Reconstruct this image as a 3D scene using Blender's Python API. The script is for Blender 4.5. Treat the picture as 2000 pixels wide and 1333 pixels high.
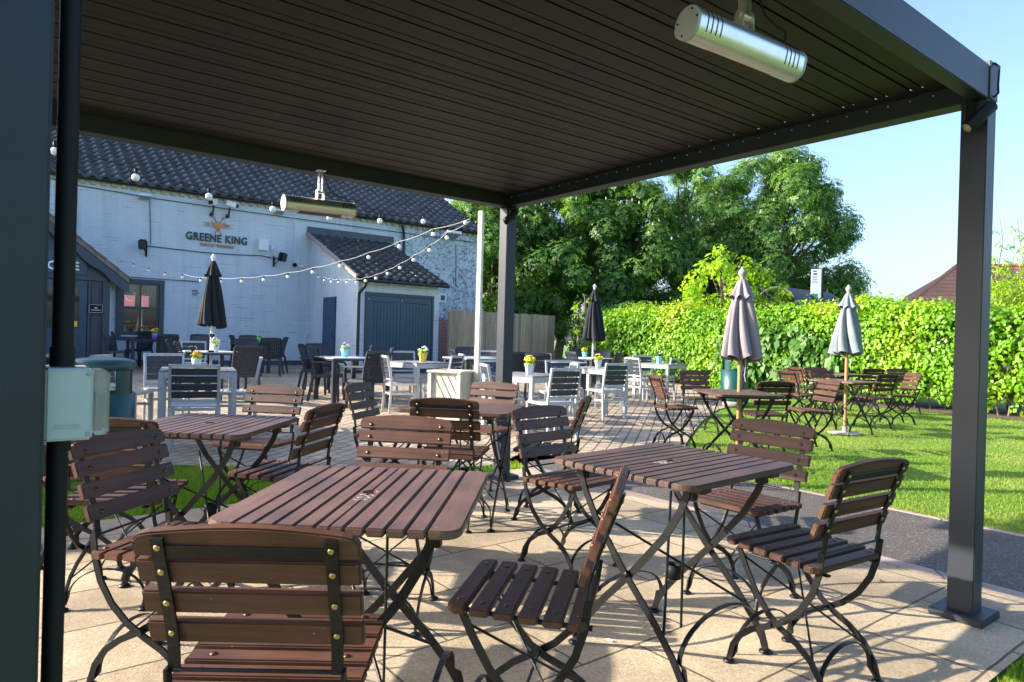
import bpy, bmesh, math, random
import numpy as np
from mathutils import Vector, Matrix
R = math.radians
PI = math.pi
for o in list(bpy.data.objects):
    bpy.data.objects.remove(o)
SC = bpy.context.scene
COL = SC.collection
rnd = random.Random(7)

# ------------------------------------------------------------------ camera
FPX, PIT, ROL, CH = 1325.68, 0.0036, -0.0272, 1.2
Fv = np.array([0, math.cos(PIT), -math.sin(PIT)])
Rv0 = np.array([1.0, 0, 0])
Dv0 = np.cross(Fv, Rv0)
Rv = math.cos(ROL)*Rv0 + math.sin(ROL)*Dv0
Dv = -math.sin(ROL)*Rv0 + math.cos(ROL)*Dv0
cam_d = bpy.data.cameras.new('camera')
cam = bpy.data.objects.new('camera', cam_d)
COL.objects.link(cam)
m = Matrix.Identity(4)
for i in range(3):
    m[i][0] = Rv[i]; m[i][1] = -Dv[i]; m[i][2] = -Fv[i]
m[0][3], m[1][3], m[2][3] = 0, 0, CH
cam.matrix_world = m
cam_d.sensor_width = 36
cam_d.lens = FPX/2000*36
cam_d.clip_start = 0.05
cam_d.clip_end = 1500
cam_d.dof.use_dof = True
cam_d.dof.focus_distance = 4.2
cam_d.dof.aperture_fstop = 14.0
SC.camera = cam
SC.render.resolution_x, SC.render.resolution_y = 1024, 682
# ------------------------------------------------------------------ world, sun, exposure
SUN_EL, SUN_AZ = R(24.6), R(-91)      # azimuth clockwise from +Y
w = bpy.data.worlds.new('World'); SC.world = w
w.use_nodes = True
nt = w.node_tree
sky = nt.nodes.new('ShaderNodeTexSky')
sky.sky_type = 'NISHITA'; sky.sun_disc = False
sky.sun_elevation = SUN_EL; sky.sun_rotation = SUN_AZ
sky.air_density = 1.0; sky.dust_density = 3.0; sky.ozone_density = 2.6
bg = nt.nodes['Background']
bg.inputs['Strength'].default_value = 0.15
tint = nt.nodes.new('ShaderNodeMixRGB'); tint.blend_type = 'MULTIPLY'; tint.inputs[0].default_value = 1.0
tint.inputs[2].default_value = (0.97, 1.0, 1.08, 1)
nt.links.new(sky.outputs['Color'], tint.inputs[1]); nt.links.new(tint.outputs[0], bg.inputs['Color'])
sd = bpy.data.lights.new('sun', 'SUN')
sd.energy = 5.0; sd.angle = R(0.6); sd.color = (1.0, 0.90, 0.76)
sun = bpy.data.objects.new('sun', sd); COL.objects.link(sun)
sdir = Vector((math.sin(SUN_AZ)*math.cos(SUN_EL), math.cos(SUN_AZ)*math.cos(SUN_EL), math.sin(SUN_EL)))
sun.rotation_euler = sdir.to_track_quat('Z', 'Y').to_euler()
sun.location = (-30, 0, 20)
SC.view_settings.view_transform = 'Standard'
SC.view_settings.look = 'None'
SC.view_settings.exposure = 1.52
SC.view_settings.gamma = 1.0
# ------------------------------------------------------------------ frames of reference
TH = 0.6603
cT, sT = math.cos(TH), math.sin(TH)
def XY(u, w_): return (cT*u - sT*w_, sT*u + cT*w_)
def UW(x, y): return (cT*x + sT*y, -sT*x + cT*y)
def Gw(w_): return 0.017*max(0.0, min(w_, 25)-7.5)
def G(x, y): return Gw(UW(x, y)[1])
def ray(px, py): return Fv + Rv*(px-1000)/FPX + Dv*(py-666.5)/FPX
def at_z(px, py, z):                # point on the level z above the local ground
    d = ray(px, py); g = 0
    for _ in range(12):
        t = (z+g-CH)/d[2]
        g = 0.5*g+0.5*G(d[0]*t, d[1]*t)
    return Vector((d[0]*t, d[1]*t, z+g))
def at_y(px, y, py=None):
    d = ray(px, 660 if py is None else py); t = y/d[1]
    return Vector((d[0]*t, y, CH+d[2]*t))
def at_w(px, py, w_):               # point on the vertical plane w = const
    d = ray(px, py)
    t = w_/(-sT*d[0]+cT*d[1])
    return Vector((d[0]*t, d[1]*t, CH+d[2]*t))
def at_plane(px, py, A, B):         # point on the vertical plane through A and B
    n = Vector((B.y-A.y, -(B.x-A.x))); d = ray(px, py)
    t = (n.x*A.x+n.y*A.y)/(n.x*d[0]+n.y*d[1])
    return Vector((d[0]*t, d[1]*t, CH+d[2]*t))

# ------------------------------------------------------------------ materials
def mat(name, col, rough=0.6, metal=0.0, spec=0.5, noise=None, bump=None, trans=None):
    """noise=(scale, amount) varies value; bump=(scale, strength)"""
    M = bpy.data.materials.new(name); M.use_nodes = True
    n = M.node_tree.nodes; l = M.node_tree.links
    b = n['Principled BSDF']
    b.inputs['Roughness'].default_value = rough
    b.inputs['Metallic'].default_value = metal
    b.inputs['Specular IOR Level'].default_value = spec
    b.inputs['Base Color'].default_value = (*col, 1)
    tc = n.new('ShaderNodeTexCoord')
    if noise:
        t = n.new('ShaderNodeTexNoise'); t.inputs['Scale'].default_value = noise[0]; t.inputs['Detail'].default_value = 6
        l.new(tc.outputs['Object'], t.inputs['Vector'])
        r = n.new('ShaderNodeMapRange'); r.inputs[1].default_value = 0.3; r.inputs[2].default_value = 0.7
        r.inputs[3].default_value = 1-noise[1]; r.inputs[4].default_value = 1+noise[1]
        l.new(t.outputs['Fac'], r.inputs[0])
        mx = n.new('ShaderNodeVectorMath'); mx.operation = 'SCALE'
        mx.inputs[0].default_value = col
        l.new(r.outputs[0], mx.inputs['Scale']); l.new(mx.outputs[0], b.inputs['Base Color'])
    if bump:
        t = n.new('ShaderNodeTexNoise'); t.inputs['Scale'].default_value = bump[0]; t.inputs['Detail'].default_value = 8
        l.new(tc.outputs['Object'], t.inputs['Vector'])
        bp = n.new('ShaderNodeBump'); bp.inputs['Strength'].default_value = bump[1]; bp.inputs['Distance'].default_value = 0.01
        l.new(t.outputs['Fac'], bp.inputs['Height']); l.new(bp.outputs[0], b.inputs['Normal'])
    return M
def nodes(M): return M.node_tree.nodes, M.node_tree.links, M.node_tree.nodes['Principled BSDF']
def add(n, t, **kw):
    x = n.new(t)
    for k, v in kw.items():
        if k in ('blend_type', 'operation', 'data_type', 'attribute_name', 'offset', 'wave_type', 'bands_direction', 'feature', 'interpolation', 'offset_frequency', 'squash'):
            setattr(x, k, v)
        else:
            x.inputs[k].default_value = v
    return x
def ramp(n, pts):
    r = n.new('ShaderNodeValToRGB'); e = r.color_ramp.elements
    e[0].position = pts[0][0]; e[0].color = (*pts[0][1], 1)
    e[1].position = pts[-1][0]; e[1].color = (*pts[-1][1], 1)
    for p, c in pts[1:-1]:
        k = e.new(p); k.color = (*c, 1)
    return r
def mixc(n, l, fac, a, b, mode='MIX'):
    x = n.new('ShaderNodeMix'); x.data_type = 'RGBA'; x.blend_type = mode
    for s, v in ((x.inputs[0], fac), (x.inputs[6], a), (x.inputs[7], b)):
        if isinstance(v, (int, float)): s.default_value = v
        elif isinstance(v, tuple): s.default_value = (*v, 1)
        else: l.new(v, s)
    return x.outputs[2]

def wood(name, c1, c2, axis, rough=0.5, scale=1.0):
    M = mat(name, c1, rough, spec=0.32 if axis == 0 else 0.5); n, l, b = nodes(M)
    tc = n.new('ShaderNodeTexCoord'); mp = n.new('ShaderNodeMapping')
    s = [60*scale, 60*scale, 60*scale]; s[axis] = 3*scale
    mp.inputs['Scale'].default_value = s
    l.new(tc.outputs['Object'], mp.inputs[0])
    oi = n.new('ShaderNodeObjectInfo'); ad = add(n, 'ShaderNodeVectorMath', operation='SCALE')
    cx = n.new('ShaderNodeCombineXYZ'); l.new(oi.outputs['Random'], cx.inputs[0]); l.new(oi.outputs['Random'], cx.inputs[2])
    l.new(cx.outputs[0], ad.inputs[0]); ad.inputs['Scale'].default_value = 40
    av = add(n, 'ShaderNodeVectorMath', operation='ADD'); l.new(mp.outputs[0], av.inputs[0]); l.new(ad.outputs[0], av.inputs[1])
    t = add(n, 'ShaderNodeTexNoise', Scale=1.0, Detail=6.0, Roughness=0.65); l.new(av.outputs[0], t.inputs['Vector'])
    r = ramp(n, [(0.3, c1), (0.7, c2)]); l.new(t.outputs['Fac'], r.inputs[0])
    t2 = add(n, 'ShaderNodeTexNoise', Scale=5.0, Detail=3.0); l.new(tc.outputs['Object'], t2.inputs['Vector'])
    r2 = ramp(n, [(0.35, (0.72,)*3), (0.65, (1.2,)*3)]); l.new(t2.outputs['Fac'], r2.inputs[0])
    c = mixc(n, l, 1.0, r.outputs[0], r2.outputs[0], 'MULTIPLY')
    vr = n.new('ShaderNodeMapRange'); vr.inputs[3].default_value = 0.78; vr.inputs[4].default_value = 1.35; l.new(oi.outputs['Random'], vr.inputs[0])
    vs_ = n.new('ShaderNodeCombineXYZ')
    for i_ in range(3): l.new(vr.outputs[0], vs_.inputs[i_])
    c = mixc(n, l, 1.0, c, vs_.outputs[0], 'MULTIPLY')
    # tiny pale droppings and grit
    v = add(n, 'ShaderNodeTexVoronoi', Scale=38.0); l.new(tc.outputs['Object'], v.inputs['Vector'])
    t3 = add(n, 'ShaderNodeTexNoise', Scale=9.0); l.new(tc.outputs['Object'], t3.inputs['Vector'])
    mm = add(n, 'ShaderNodeMath', operation='LESS_THAN'); l.new(v.outputs['Distance'], mm.inputs[0]); mm.inputs[1].default_value = 0.09
    mg = add(n, 'ShaderNodeMath', operation='GREATER_THAN'); l.new(t3.outputs['Fac'], mg.inputs[0]); mg.inputs[1].default_value = 0.6
    mu = add(n, 'ShaderNodeMath', operation='MULTIPLY'); l.new(mm.outputs[0], mu.inputs[0]); l.new(mg.outputs[0], mu.inputs[1])
    mu2 = add(n, 'ShaderNodeMath', operation='MULTIPLY'); l.new(mu.outputs[0], mu2.inputs[0]); mu2.inputs[1].default_value = 0.5
    c = mixc(n, l, mu2.outputs[0], c, (0.45, 0.42, 0.38))
    l.new(c, b.inputs['Base Color'])
    bp = add(n, 'ShaderNodeBump', Strength=0.5, Distance=0.002); l.new(t.outputs['Fac'], bp.inputs['Height']); l.new(bp.outputs[0], b.inputs['Normal'])
    rr = n.new('ShaderNodeMapRange'); rr.inputs[3].default_value = rough-0.1; rr.inputs[4].default_value = rough+0.15
    l.new(t2.outputs['Fac'], rr.inputs[0]); l.new(rr.outputs[0], b.inputs['Roughness'])
    return M
MW_X = wood('stained_wood_x', (0.040, 0.0185, 0.012), (0.094, 0.040, 0.023), 0, 0.48)
MW_Y = wood('stained_wood_y', (0.070, 0.037, 0.028), (0.110, 0.060, 0.045), 1, 0.40)
M_STEEL = mat('black_painted_steel', (0.005, 0.006, 0.007), 0.42, spec=0.3, noise=(30, 0.5), bump=(90, 0.15))
M_BOLT = mat('bolt_bronze', (0.16, 0.08, 0.05), 0.35, 0.8)
M_BRASS = mat('bolt_brass', (0.42, 0.33, 0.14), 0.35, 0.9)
M_SILVER = mat('silver_painted_aluminium', (0.41, 0.43, 0.46), 0.38, 0.35, noise=(12, 0.06))
M_GREYSLAT = mat('dark_grey_composite_slat', (0.028, 0.034, 0.043), 0.5, noise=(25, 0.15), bump=(60, 0.1))
M_RATTAN = mat('anthracite_woven_resin', (0.014, 0.021, 0.033), 0.42, noise=(40, 0.2))
M_WHITETOP = mat('white_laminate', (0.60, 0.60, 0.59), 0.35, noise=(6, 0.05))
M_PERG = mat('anthracite_powder_coat', (0.012, 0.018, 0.028), 0.50, spec=0.48, noise=(2.5, 0.3), bump=(220, 0.05))
M_LOUV = mat('louvre_powder_coat', (0.010, 0.0088, 0.007), 0.5, spec=0.28, noise=(5, 0.12))
M_HEAT = mat('brushed_aluminium', (0.80, 0.80, 0.80), 0.38, 0.9, noise=(14, 0.06))
M_HEATCAP = mat('grey_cast_cap', (0.33, 0.35, 0.37), 0.5, 0.3)
M_BLACK = mat('black_plastic', (0.005, 0.006, 0.007), 0.6, spec=0.25)
M_GLASSB = mat('spot_lens', (0.35, 0.28, 0.18), 0.2)
M_BOXW = mat('white_switch_plastic', (0.37, 0.41, 0.43), 0.4, noise=(9, 0.04))
M_GREENBIN = mat('green_bin_plastic', (0.003, 0.055, 0.050), 0.35, noise=(4, 0.1))
M_CONC = mat('concrete', (0.24, 0.23, 0.20), 0.85, noise=(12, 0.2), bump=(60, 0.4))
M_TIMBER = mat('treated_softwood', (0.52, 0.49, 0.40), 0.7, noise=(7, 0.2), bump=(30, 0.2))
M_WHITEPAINT = mat('white_paint', (0.66, 0.70, 0.72), 0.5)
M_NAVY = mat('slate_blue_paint', (0.018, 0.036, 0.062), 0.35, noise=(4, 0.12))
M_NAVYDOOR = mat('slate_blue_door_gloss', (0.012, 0.045, 0.095), 0.26, noise=(3, 0.12))
M_COPPER = mat('copper_lettering', (0.45, 0.19, 0.07), 0.4, 0.6)
M_LETTER = mat('black_lettering', (0.012, 0.018, 0.024), 0.35)
M_WHITEL = mat('white_lettering', (0.8, 0.8, 0.8), 0.5)
M_GUTTER = mat('black_gutter', (0.010, 0.012, 0.015), 0.35)
M_LEAD = mat('lead_flashing', (0.055, 0.066, 0.085), 0.5, noise=(5, 0.2))
M_BULB = mat('frosted_bulb_glass', (0.86, 0.86, 0.82), 0.25)
M_CORDW = mat('white_cord', (0.42, 0.42, 0.40), 0.6)
M_SOIL = mat('soil', (0.085, 0.052, 0.032), 0.95, noise=(12, 0.4), bump=(20, 0.9))
M_BARK = mat('bark', (0.14, 0.115, 0.085), 0.9, noise=(6, 0.35), bump=(14, 0.9))
M_GOLD = mat('yellow_plastic', (0.8, 0.5, 0.02), 0.5)
M_CLEAR = mat('clear_plastic_cover', (0.75, 0.78, 0.82), 0.12)
M_CLEAR.node_tree.nodes['Principled BSDF'].inputs['Transmission Weight'].default_value = 0.85
M_PAPER = mat('notice_paper', (0.55, 0.60, 0.66), 0.6)

def woodfence():
    M = mat('weathered_fence_board', (0.27, 0.235, 0.185), 0.85); n, l, b = nodes(M)
    tc = n.new('ShaderNodeTexCoord'); mp = n.new('ShaderNodeMapping'); mp.inputs['Scale'].default_value = (40, 40, 2.2)
    l.new(tc.outputs['Object'], mp.inputs[0])
    t = add(n, 'ShaderNodeTexNoise', Scale=1.0, Detail=5.0); l.new(mp.outputs[0], t.inputs['Vector'])
    at = add(n, 'ShaderNodeAttribute', attribute_name='var')
    r = ramp(n, [(0.3, (0.26, 0.205, 0.145)), (0.7, (0.40, 0.33, 0.245))]); l.new(t.outputs['Fac'], r.inputs[0])
    r2 = ramp(n, [(0, (0.72, 0.70, 0.68)), (1, (1.2, 1.15, 1.08))]); l.new(at.outputs['Fac'], r2.inputs[0])
    c = mixc(n, l, 1.0, r.outputs[0], r2.outputs[0], 'MULTIPLY')
    v = add(n, 'ShaderNodeTexVoronoi', Scale=5.0); l.new(tc.outputs['Object'], v.inputs['Vector'])
    k = add(n, 'ShaderNodeMath', operation='LESS_THAN'); l.new(v.outputs['Distance'], k.inputs[0]); k.inputs[1].default_value = 0.09
    c = mixc(n, l, k.outputs[0], c, (0.07, 0.05, 0.035))
    l.new(c, b.inputs['Base Color'])
    return M
M_FENCE = woodfence()

def brickwall():
    """white painted brick, with bare-brick and creeper-root marks at the far end of the wall (local x = along the wall)"""
    M = mat('white_painted_brick', (0.6, 0.62, 0.64), 0.55); n, l, b = nodes(M)
    tc = n.new('ShaderNodeTexCoord')
    sx = n.new('ShaderNodeSeparateXYZ'); l.new(tc.outputs['Object'], sx.inputs[0])
    ax = add(n, 'ShaderNodeMath', operation='ADD'); l.new(sx.outputs[0], ax.inputs[0]); l.new(sx.outputs[1], ax.inputs[1])
    cx = n.new('ShaderNodeCombineXYZ'); l.new(ax.outputs[0], cx.inputs[0]); l.new(sx.outputs[2], cx.inputs[1])
    br = n.new('ShaderNodeTexBrick')
    br.inputs['Scale'].default_value = 1.0; br.inputs['Brick Width'].default_value = 0.225; br.inputs['Row Height'].default_value = 0.075
    br.inputs['Mortar Size'].default_value = 0.006; br.inputs['Mortar Smooth'].default_value = 0.6
    br.inputs['Color1'].default_value = (0.51, 0.575, 0.64, 1); br.inputs['Color2'].default_value = (0.54, 0.605, 0.67, 1); br.inputs['Mortar'].default_value = (0.47, 0.535, 0.60, 1)
    l.new(cx.outputs[0], br.inputs['Vector'])
    nz = add(n, 'ShaderNodeTexNoise', Scale=1.3, Detail=6.0, Roughness=0.7); l.new(tc.outputs['Object'], nz.inputs['Vector'])
    rr = ramp(n, [(0.25, (0.93, 0.935, 0.94)), (0.7, (1.03, 1.03, 1.02))]); l.new(nz.outputs['Fac'], rr.inputs[0])
    c = mixc(n, l, 1.0, br.outputs['Color'], rr.outputs[0], 'MULTIPLY')
    mps = n.new('ShaderNodeMapping'); mps.inputs['Scale'].default_value = (5, 5, 0.35); l.new(tc.outputs['Object'], mps.inputs[0])
    ns = add(n, 'ShaderNodeTexNoise', Scale=1.0, Detail=5.0); l.new(mps.outputs[0], ns.inputs['Vector'])
    rs = ramp(n, [(0.50, (1, 1, 1)), (0.75, (0.72, 0.74, 0.75))]); l.new(ns.outputs['Fac'], rs.inputs[0])
    c = mixc(n, l, 0.8, c, mixc(n, l, 1.0, c, rs.outputs[0], 'MULTIPLY'))
    # cracks along some mortar joints
    mp = n.new('ShaderNodeMapping'); mp.inputs['Scale'].default_value = (1.6, 1.6, 30); l.new(tc.outputs['Object'], mp.inputs[0])
    n2 = add(n, 'ShaderNodeTexNoise', Scale=1.0, Detail=3.0); l.new(mp.outputs[0], n2.inputs['Vector'])
    r2 = ramp(n, [(0.60, (0, 0, 0)), (0.66, (1, 1, 1))]); l.new(n2.outputs['Fac'], r2.inputs[0])
    m2 = add(n, 'ShaderNodeMath', operation='MULTIPLY'); l.new(r2.outputs[0], m2.inputs[0]); l.new(br.outputs['Fac'], m2.inputs[1])
    c = mixc(n, l, m2.outputs[0], c, (0.10, 0.11, 0.13))
    # creeper root marks: only at the far end (x > 10.3)
    zone = n.new('ShaderNodeMapRange'); zone.inputs[1].default_value = 10.2; zone.inputs[2].default_value = 11.6; l.new(sx.outputs[0], zone.inputs[0])
    n3 = add(n, 'ShaderNodeTexNoise', Scale=2.4, Detail=2.0); l.new(tc.outputs['Object'], n3.inputs['Vector'])
    warp = mixc(n, l, 0.09, tc.outputs['Object'], n3.outputs['Color'])
    v = add(n, 'ShaderNodeTexVoronoi', Scale=6.5, feature='DISTANCE_TO_EDGE'); l.new(warp, v.inputs['Vector'])
    v2 = add(n, 'ShaderNodeTexVoronoi', Scale=14.0, feature='DISTANCE_TO_EDGE'); l.new(warp, v2.inputs['Vector'])
    mn = add(n, 'ShaderNodeMath', operation='MINIMUM'); l.new(v.outputs['Distance'], mn.inputs[0]); l.new(v2.outputs['Distance'], mn.inputs[1])
    rc = ramp(n, [(0.022, (1, 1, 1)), (0.045, (0, 0, 0))]); l.new(mn.outputs[0], rc.inputs[0])
    n5 = add(n, 'ShaderNodeTexNoise', Scale=7.0, Detail=4.0); l.new(tc.outputs['Object'], n5.inputs['Vector'])
    rc5 = ramp(n, [(0.40, (0, 0, 0)), (0.5, (1, 1, 1))]); l.new(n5.outputs['Fac'], rc5.inputs[0])
    m5 = add(n, 'ShaderNodeMath', operation='MULTIPLY'); l.new(rc.outputs[0], m5.inputs[0]); l.new(rc5.outputs[0], m5.inputs[1])
    m3 = add(n, 'ShaderNodeMath', operation='MULTIPLY'); l.new(m5.outputs[0], m3.inputs[0]); l.new(zone.outputs[0], m3.inputs[1])
    c = mixc(n, l, m3.outputs[0], c, (0.07, 0.06, 0.07))
    # bare red brick low down in the same zone
    n4 = add(n, 'ShaderNodeTexNoise', Scale=1.1, Detail=8.0, Roughness=0.75); l.new(tc.outputs['Object'], n4.inputs['Vector'])
    zz = n.new('ShaderNodeMapRange'); zz.inputs[1].default_value = 3.3; zz.inputs[2].default_value = 1.6; zz.inputs[3].default_value = -0.30; zz.inputs[4].default_value = 0.10
    l.new(sx.outputs[2], zz.inputs[0])
    a4 = add(n, 'ShaderNodeMath', operation='ADD'); l.new(n4.outputs['Fac'], a4.inputs[0]); l.new(zz.outputs[0], a4.inputs[1])
    r4 = ramp(n, [(0.50, (0, 0, 0)), (0.52, (1, 1, 1))]); l.new(a4.outputs[0], r4.inputs[0])
    z2 = n.new('ShaderNodeMapRange'); z2.inputs[1].default_value = 10.5; z2.inputs[2].default_value = 10.9; l.new(sx.outputs[0], z2.inputs[0])
    m4 = add(n, 'ShaderNodeMath', operation='MULTIPLY'); l.new(r4.outputs[0], m4.inputs[0]); l.new(z2.outputs[0], m4.inputs[1])
    b2 = n.new('ShaderNodeTexBrick'); b2.inputs['Scale'].default_value = 1.0; b2.inputs['Brick Width'].default_value = 0.225; b2.inputs['Row Height'].default_value = 0.075
    b2.inputs['Mortar Size'].default_value = 0.008; b2.inputs['Color1'].default_value = (0.30, 0.09, 0.055, 1); b2.inputs['Color2'].default_value = (0.20, 0.07, 0.05, 1); b2.inputs['Mortar'].default_value = (0.3, 0.26, 0.22, 1)
    l.new(cx.outputs[0], b2.inputs['Vector'])
    c = mixc(n, l, m4.outputs[0], c, b2.outputs['Color'])
    # mottled dark grey, stronger towards the foot
    z3 = n.new('ShaderNodeMapRange'); z3.inputs[1].default_value = 0.75; z3.inputs[2].default_value = 0.25; l.new(sx.outputs[2], z3.inputs[0])
    a3 = add(n, 'ShaderNodeMath', operation='MULTIPLY'); l.new(z3.outputs[0], a3.inputs[0]); l.new(n4.outputs['Fac'], a3.inputs[1])
    r6 = ramp(n, [(0.36, (0, 0, 0)), (0.5, (1, 1, 1))]); l.new(a3.outputs[0], r6.inputs[0])
    c = mixc(n, l, r6.outputs[0], c, (0.16, 0.17, 0.15))
    l.new(c, b.inputs['Base Color'])
    h = add(n, 'ShaderNodeMath', operation='MULTIPLY_ADD'); l.new(br.outputs['Fac'], h.inputs[0]); h.inputs[1].default_value = -1.0
    n6 = add(n, 'ShaderNodeTexNoise', Scale=18.0, Detail=6.0); l.new(tc.outputs['Object'], n6.inputs['Vector'])
    l.new(n6.outputs['Fac'], h.inputs[2])
    bp = add(n, 'ShaderNodeBump', Strength=0.3, Distance=0.008); l.new(h.outputs[0], bp.inputs['Height']); l.new(bp.outputs[0], b.inputs['Normal'])
    return M
M_BRICK = brickwall()

def tilemat(name, c1, c2, lichen):
    M = mat(name, c1, 0.75); n, l, b = nodes(M)
    tc = n.new('ShaderNodeTexCoord')
    t = add(n, 'ShaderNodeTexNoise', Scale=3.0, Detail=8.0, Roughness=0.75); l.new(tc.outputs['Object'], t.inputs['Vector'])
    r = ramp(n, [(0.3, c1), (0.7, c2)]); l.new(t.outputs['Fac'], r.inputs[0])
    at = add(n, 'ShaderNodeAttribute', attribute_name='var')
    r2 = ramp(n, [(0, (0.7,)*3), (1, (1.3,)*3)]); l.new(at.outputs['Fac'], r2.inputs[0])
    c = mixc(n, l, 1.0, r.outputs[0], r2.outputs[0], 'MULTIPLY')
    v = add(n, 'ShaderNodeTexVoronoi', Scale=5.5 if lichen else 8.0); l.new(tc.outputs['Object'], v.inputs['Vector'])
    t2 = add(n, 'ShaderNodeTexNoise', Scale=25.0); l.new(tc.outputs['Object'], t2.inputs['Vector'])
    a = add(n, 'ShaderNodeMath', operation='MULTIPLY_ADD'); l.new(t2.outputs['Fac'], a.inputs[0]); a.inputs[1].default_value = 0.16; l.new(v.outputs['Distance'], a.inputs[2])
    k = add(n, 'ShaderNodeMath', operation='LESS_THAN'); l.new(a.outputs[0], k.inputs[0]); k.inputs[1].default_value = 0.20 if lichen else 0.13
    c = mixc(n, l, k.outputs[0], c, (0.42, 0.44, 0.46) if lichen else (0.012, 0.014, 0.016))
    l.new(c, b.inputs['Base Color'])
    bp = add(n, 'ShaderNodeBump', Strength=0.5, Distance=0.01); l.new(t2.outputs['Fac'], bp.inputs['Height']); l.new(bp.outputs[0], b.inputs['Normal'])
    return M
M_TILE = tilemat('slate_grey_pantile', (0.040, 0.047, 0.056), (0.075, 0.083, 0.095), False)
M_TILE2 = tilemat('dark_pantile_lichen', (0.022, 0.025, 0.028), (0.042, 0.045, 0.05), True)
M_TILE3 = tilemat('brown_roof_tile', (0.44, 0.20, 0.13), (0.58, 0.31, 0.21), False)

def paver(name, bw, bh, cols, mortar, msize, rot, off=0.5, speck=0.0, bumpd=0.004):
    M = mat(name, cols[0], 0.85); n, l, b = nodes(M)
    tc = n.new('ShaderNodeTexCoord'); mp = n.new('ShaderNodeMapping')
    mp.inputs['Rotation'].default_value = (0, 0, rot[0]); mp.inputs['Location'].default_value = (rot[1], rot[2], 0)
    l.new(tc.outputs['Object'], mp.inputs[0])
    nw = add(n, 'ShaderNodeTexNoise', Scale=4.0, Detail=3.0); l.new(mp.outputs[0], nw.inputs['Vector'])
    ms = add(n, 'ShaderNodeVectorMath', operation='MULTIPLY_ADD'); l.new(nw.outputs['Color'], ms.inputs[0]); ms.inputs[1].default_value = (0.012, 0.012, 0); l.new(mp.outputs[0], ms.inputs[2])
    br = n.new('ShaderNodeTexBrick'); br.offset = off
    br.inputs['Scale'].default_value = 1.0; br.inputs['Brick Width'].default_value = bw; br.inputs['Row Height'].default_value = bh
    br.inputs['Mortar Size'].default_value = msize; br.inputs['Mortar Smooth'].default_value = 0.3
    br.inputs['Color1'].default_value = (*cols[0], 1); br.inputs['Color2'].default_value = (*cols[1], 1); br.inputs['Mortar'].default_value = (*mortar, 1)
    l.new(ms.outputs[0], br.inputs['Vector'])
    t = add(n, 'ShaderNodeTexNoise', Scale=2.0, Detail=7.0, Roughness=0.7); l.new(tc.outputs['Object'], t.inputs['Vector'])
    r = ramp(n, [(0.3, (0.78,)*3), (0.7, (1.14,)*3)]); l.new(t.outputs['Fac'], r.inputs[0])
    c = mixc(n, l, 1.0, br.outputs['Color'], r.outputs[0], 'MULTIPLY')
    t2 = add(n, 'ShaderNodeTexNoise', Scale=95.0, Detail=5.0, Roughness=0.8); l.new(tc.outputs['Object'], t2.inputs['Vector'])
    r2 = ramp(n, [(0.34, (0.62,)*3), (0.66, (1.28,)*3)]); l.new(t2.outputs['Fac'], r2.inputs[0])
    c = mixc(n, l, speck, c, mixc(n, l, 1.0, c, r2.outputs[0], 'MULTIPLY'))
    ts = add(n, 'ShaderNodeTexNoise', Scale=0.9, Detail=4.0, Roughness=0.6); l.new(tc.outputs['Object'], ts.inputs['Vector'])
    rs = ramp(n, [(0.42, (1, 1, 1)), (0.68, (0.62, 0.60, 0.57))]); l.new(ts.outputs['Fac'], rs.inputs[0])
    c = mixc(n, l, 1.0, c, rs.outputs[0], 'MULTIPLY')
    # dark spots and chewing gum
    v = add(n, 'ShaderNodeTexVoronoi', Scale=7.0); l.new(tc.outputs['Object'], v.inputs['Vector'])
    k = add(n, 'ShaderNodeMath', operation='LESS_THAN'); l.new(v.outputs['Distance'], k.inputs[0]); k.inputs[1].default_value = 0.045
    k2 = add(n, 'ShaderNodeMath', operation='MULTIPLY'); l.new(k.outputs[0], k2.inputs[0]); k2.inputs[1].default_value = 0.55
    c = mixc(n, l, k2.outputs[0], c, (0.05, 0.045, 0.04))
    l.new(c, b.inputs['Base Color'])
    h = add(n, 'ShaderNodeMath', operation='MULTIPLY_ADD'); l.new(br.outputs['Fac'], h.inputs[0]); h.inputs[1].default_value = -1.5; l.new(t2.outputs['Fac'], h.inputs[2])
    bp = add(n, 'ShaderNodeBump', Strength=0.8, Distance=bumpd); l.new(h.outputs[0], bp.inputs['Height']); l.new(bp.outputs[0], b.inputs['Normal'])
    return M
M_SLAB = paver('sandy_paving_slab', 0.6, 0.45, ((0.56, 0.45, 0.30), (0.45, 0.355, 0.235)), (0.13, 0.105, 0.07), 0.006, (-TH, 0.33, 0.0), 0.5, 1.0, 0.007)
M_BLOCK = paver('block_paving', 0.2, 0.133, ((0.50, 0.39, 0.265), (0.36, 0.285, 0.205)), (0.07, 0.062, 0.045), 0.009, (-TH-R(38), 0, 0), 0.5, 0.5, 0.006)
M_KERB = paver('kerb_stone', 0.9, 5, ((0.42, 0.33, 0.28), (0.38, 0.31, 0.26)), (0.1, 0.08, 0.06), 0.006, (-TH+PI/2, 0, 0), 0.5, 0.4)
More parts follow.
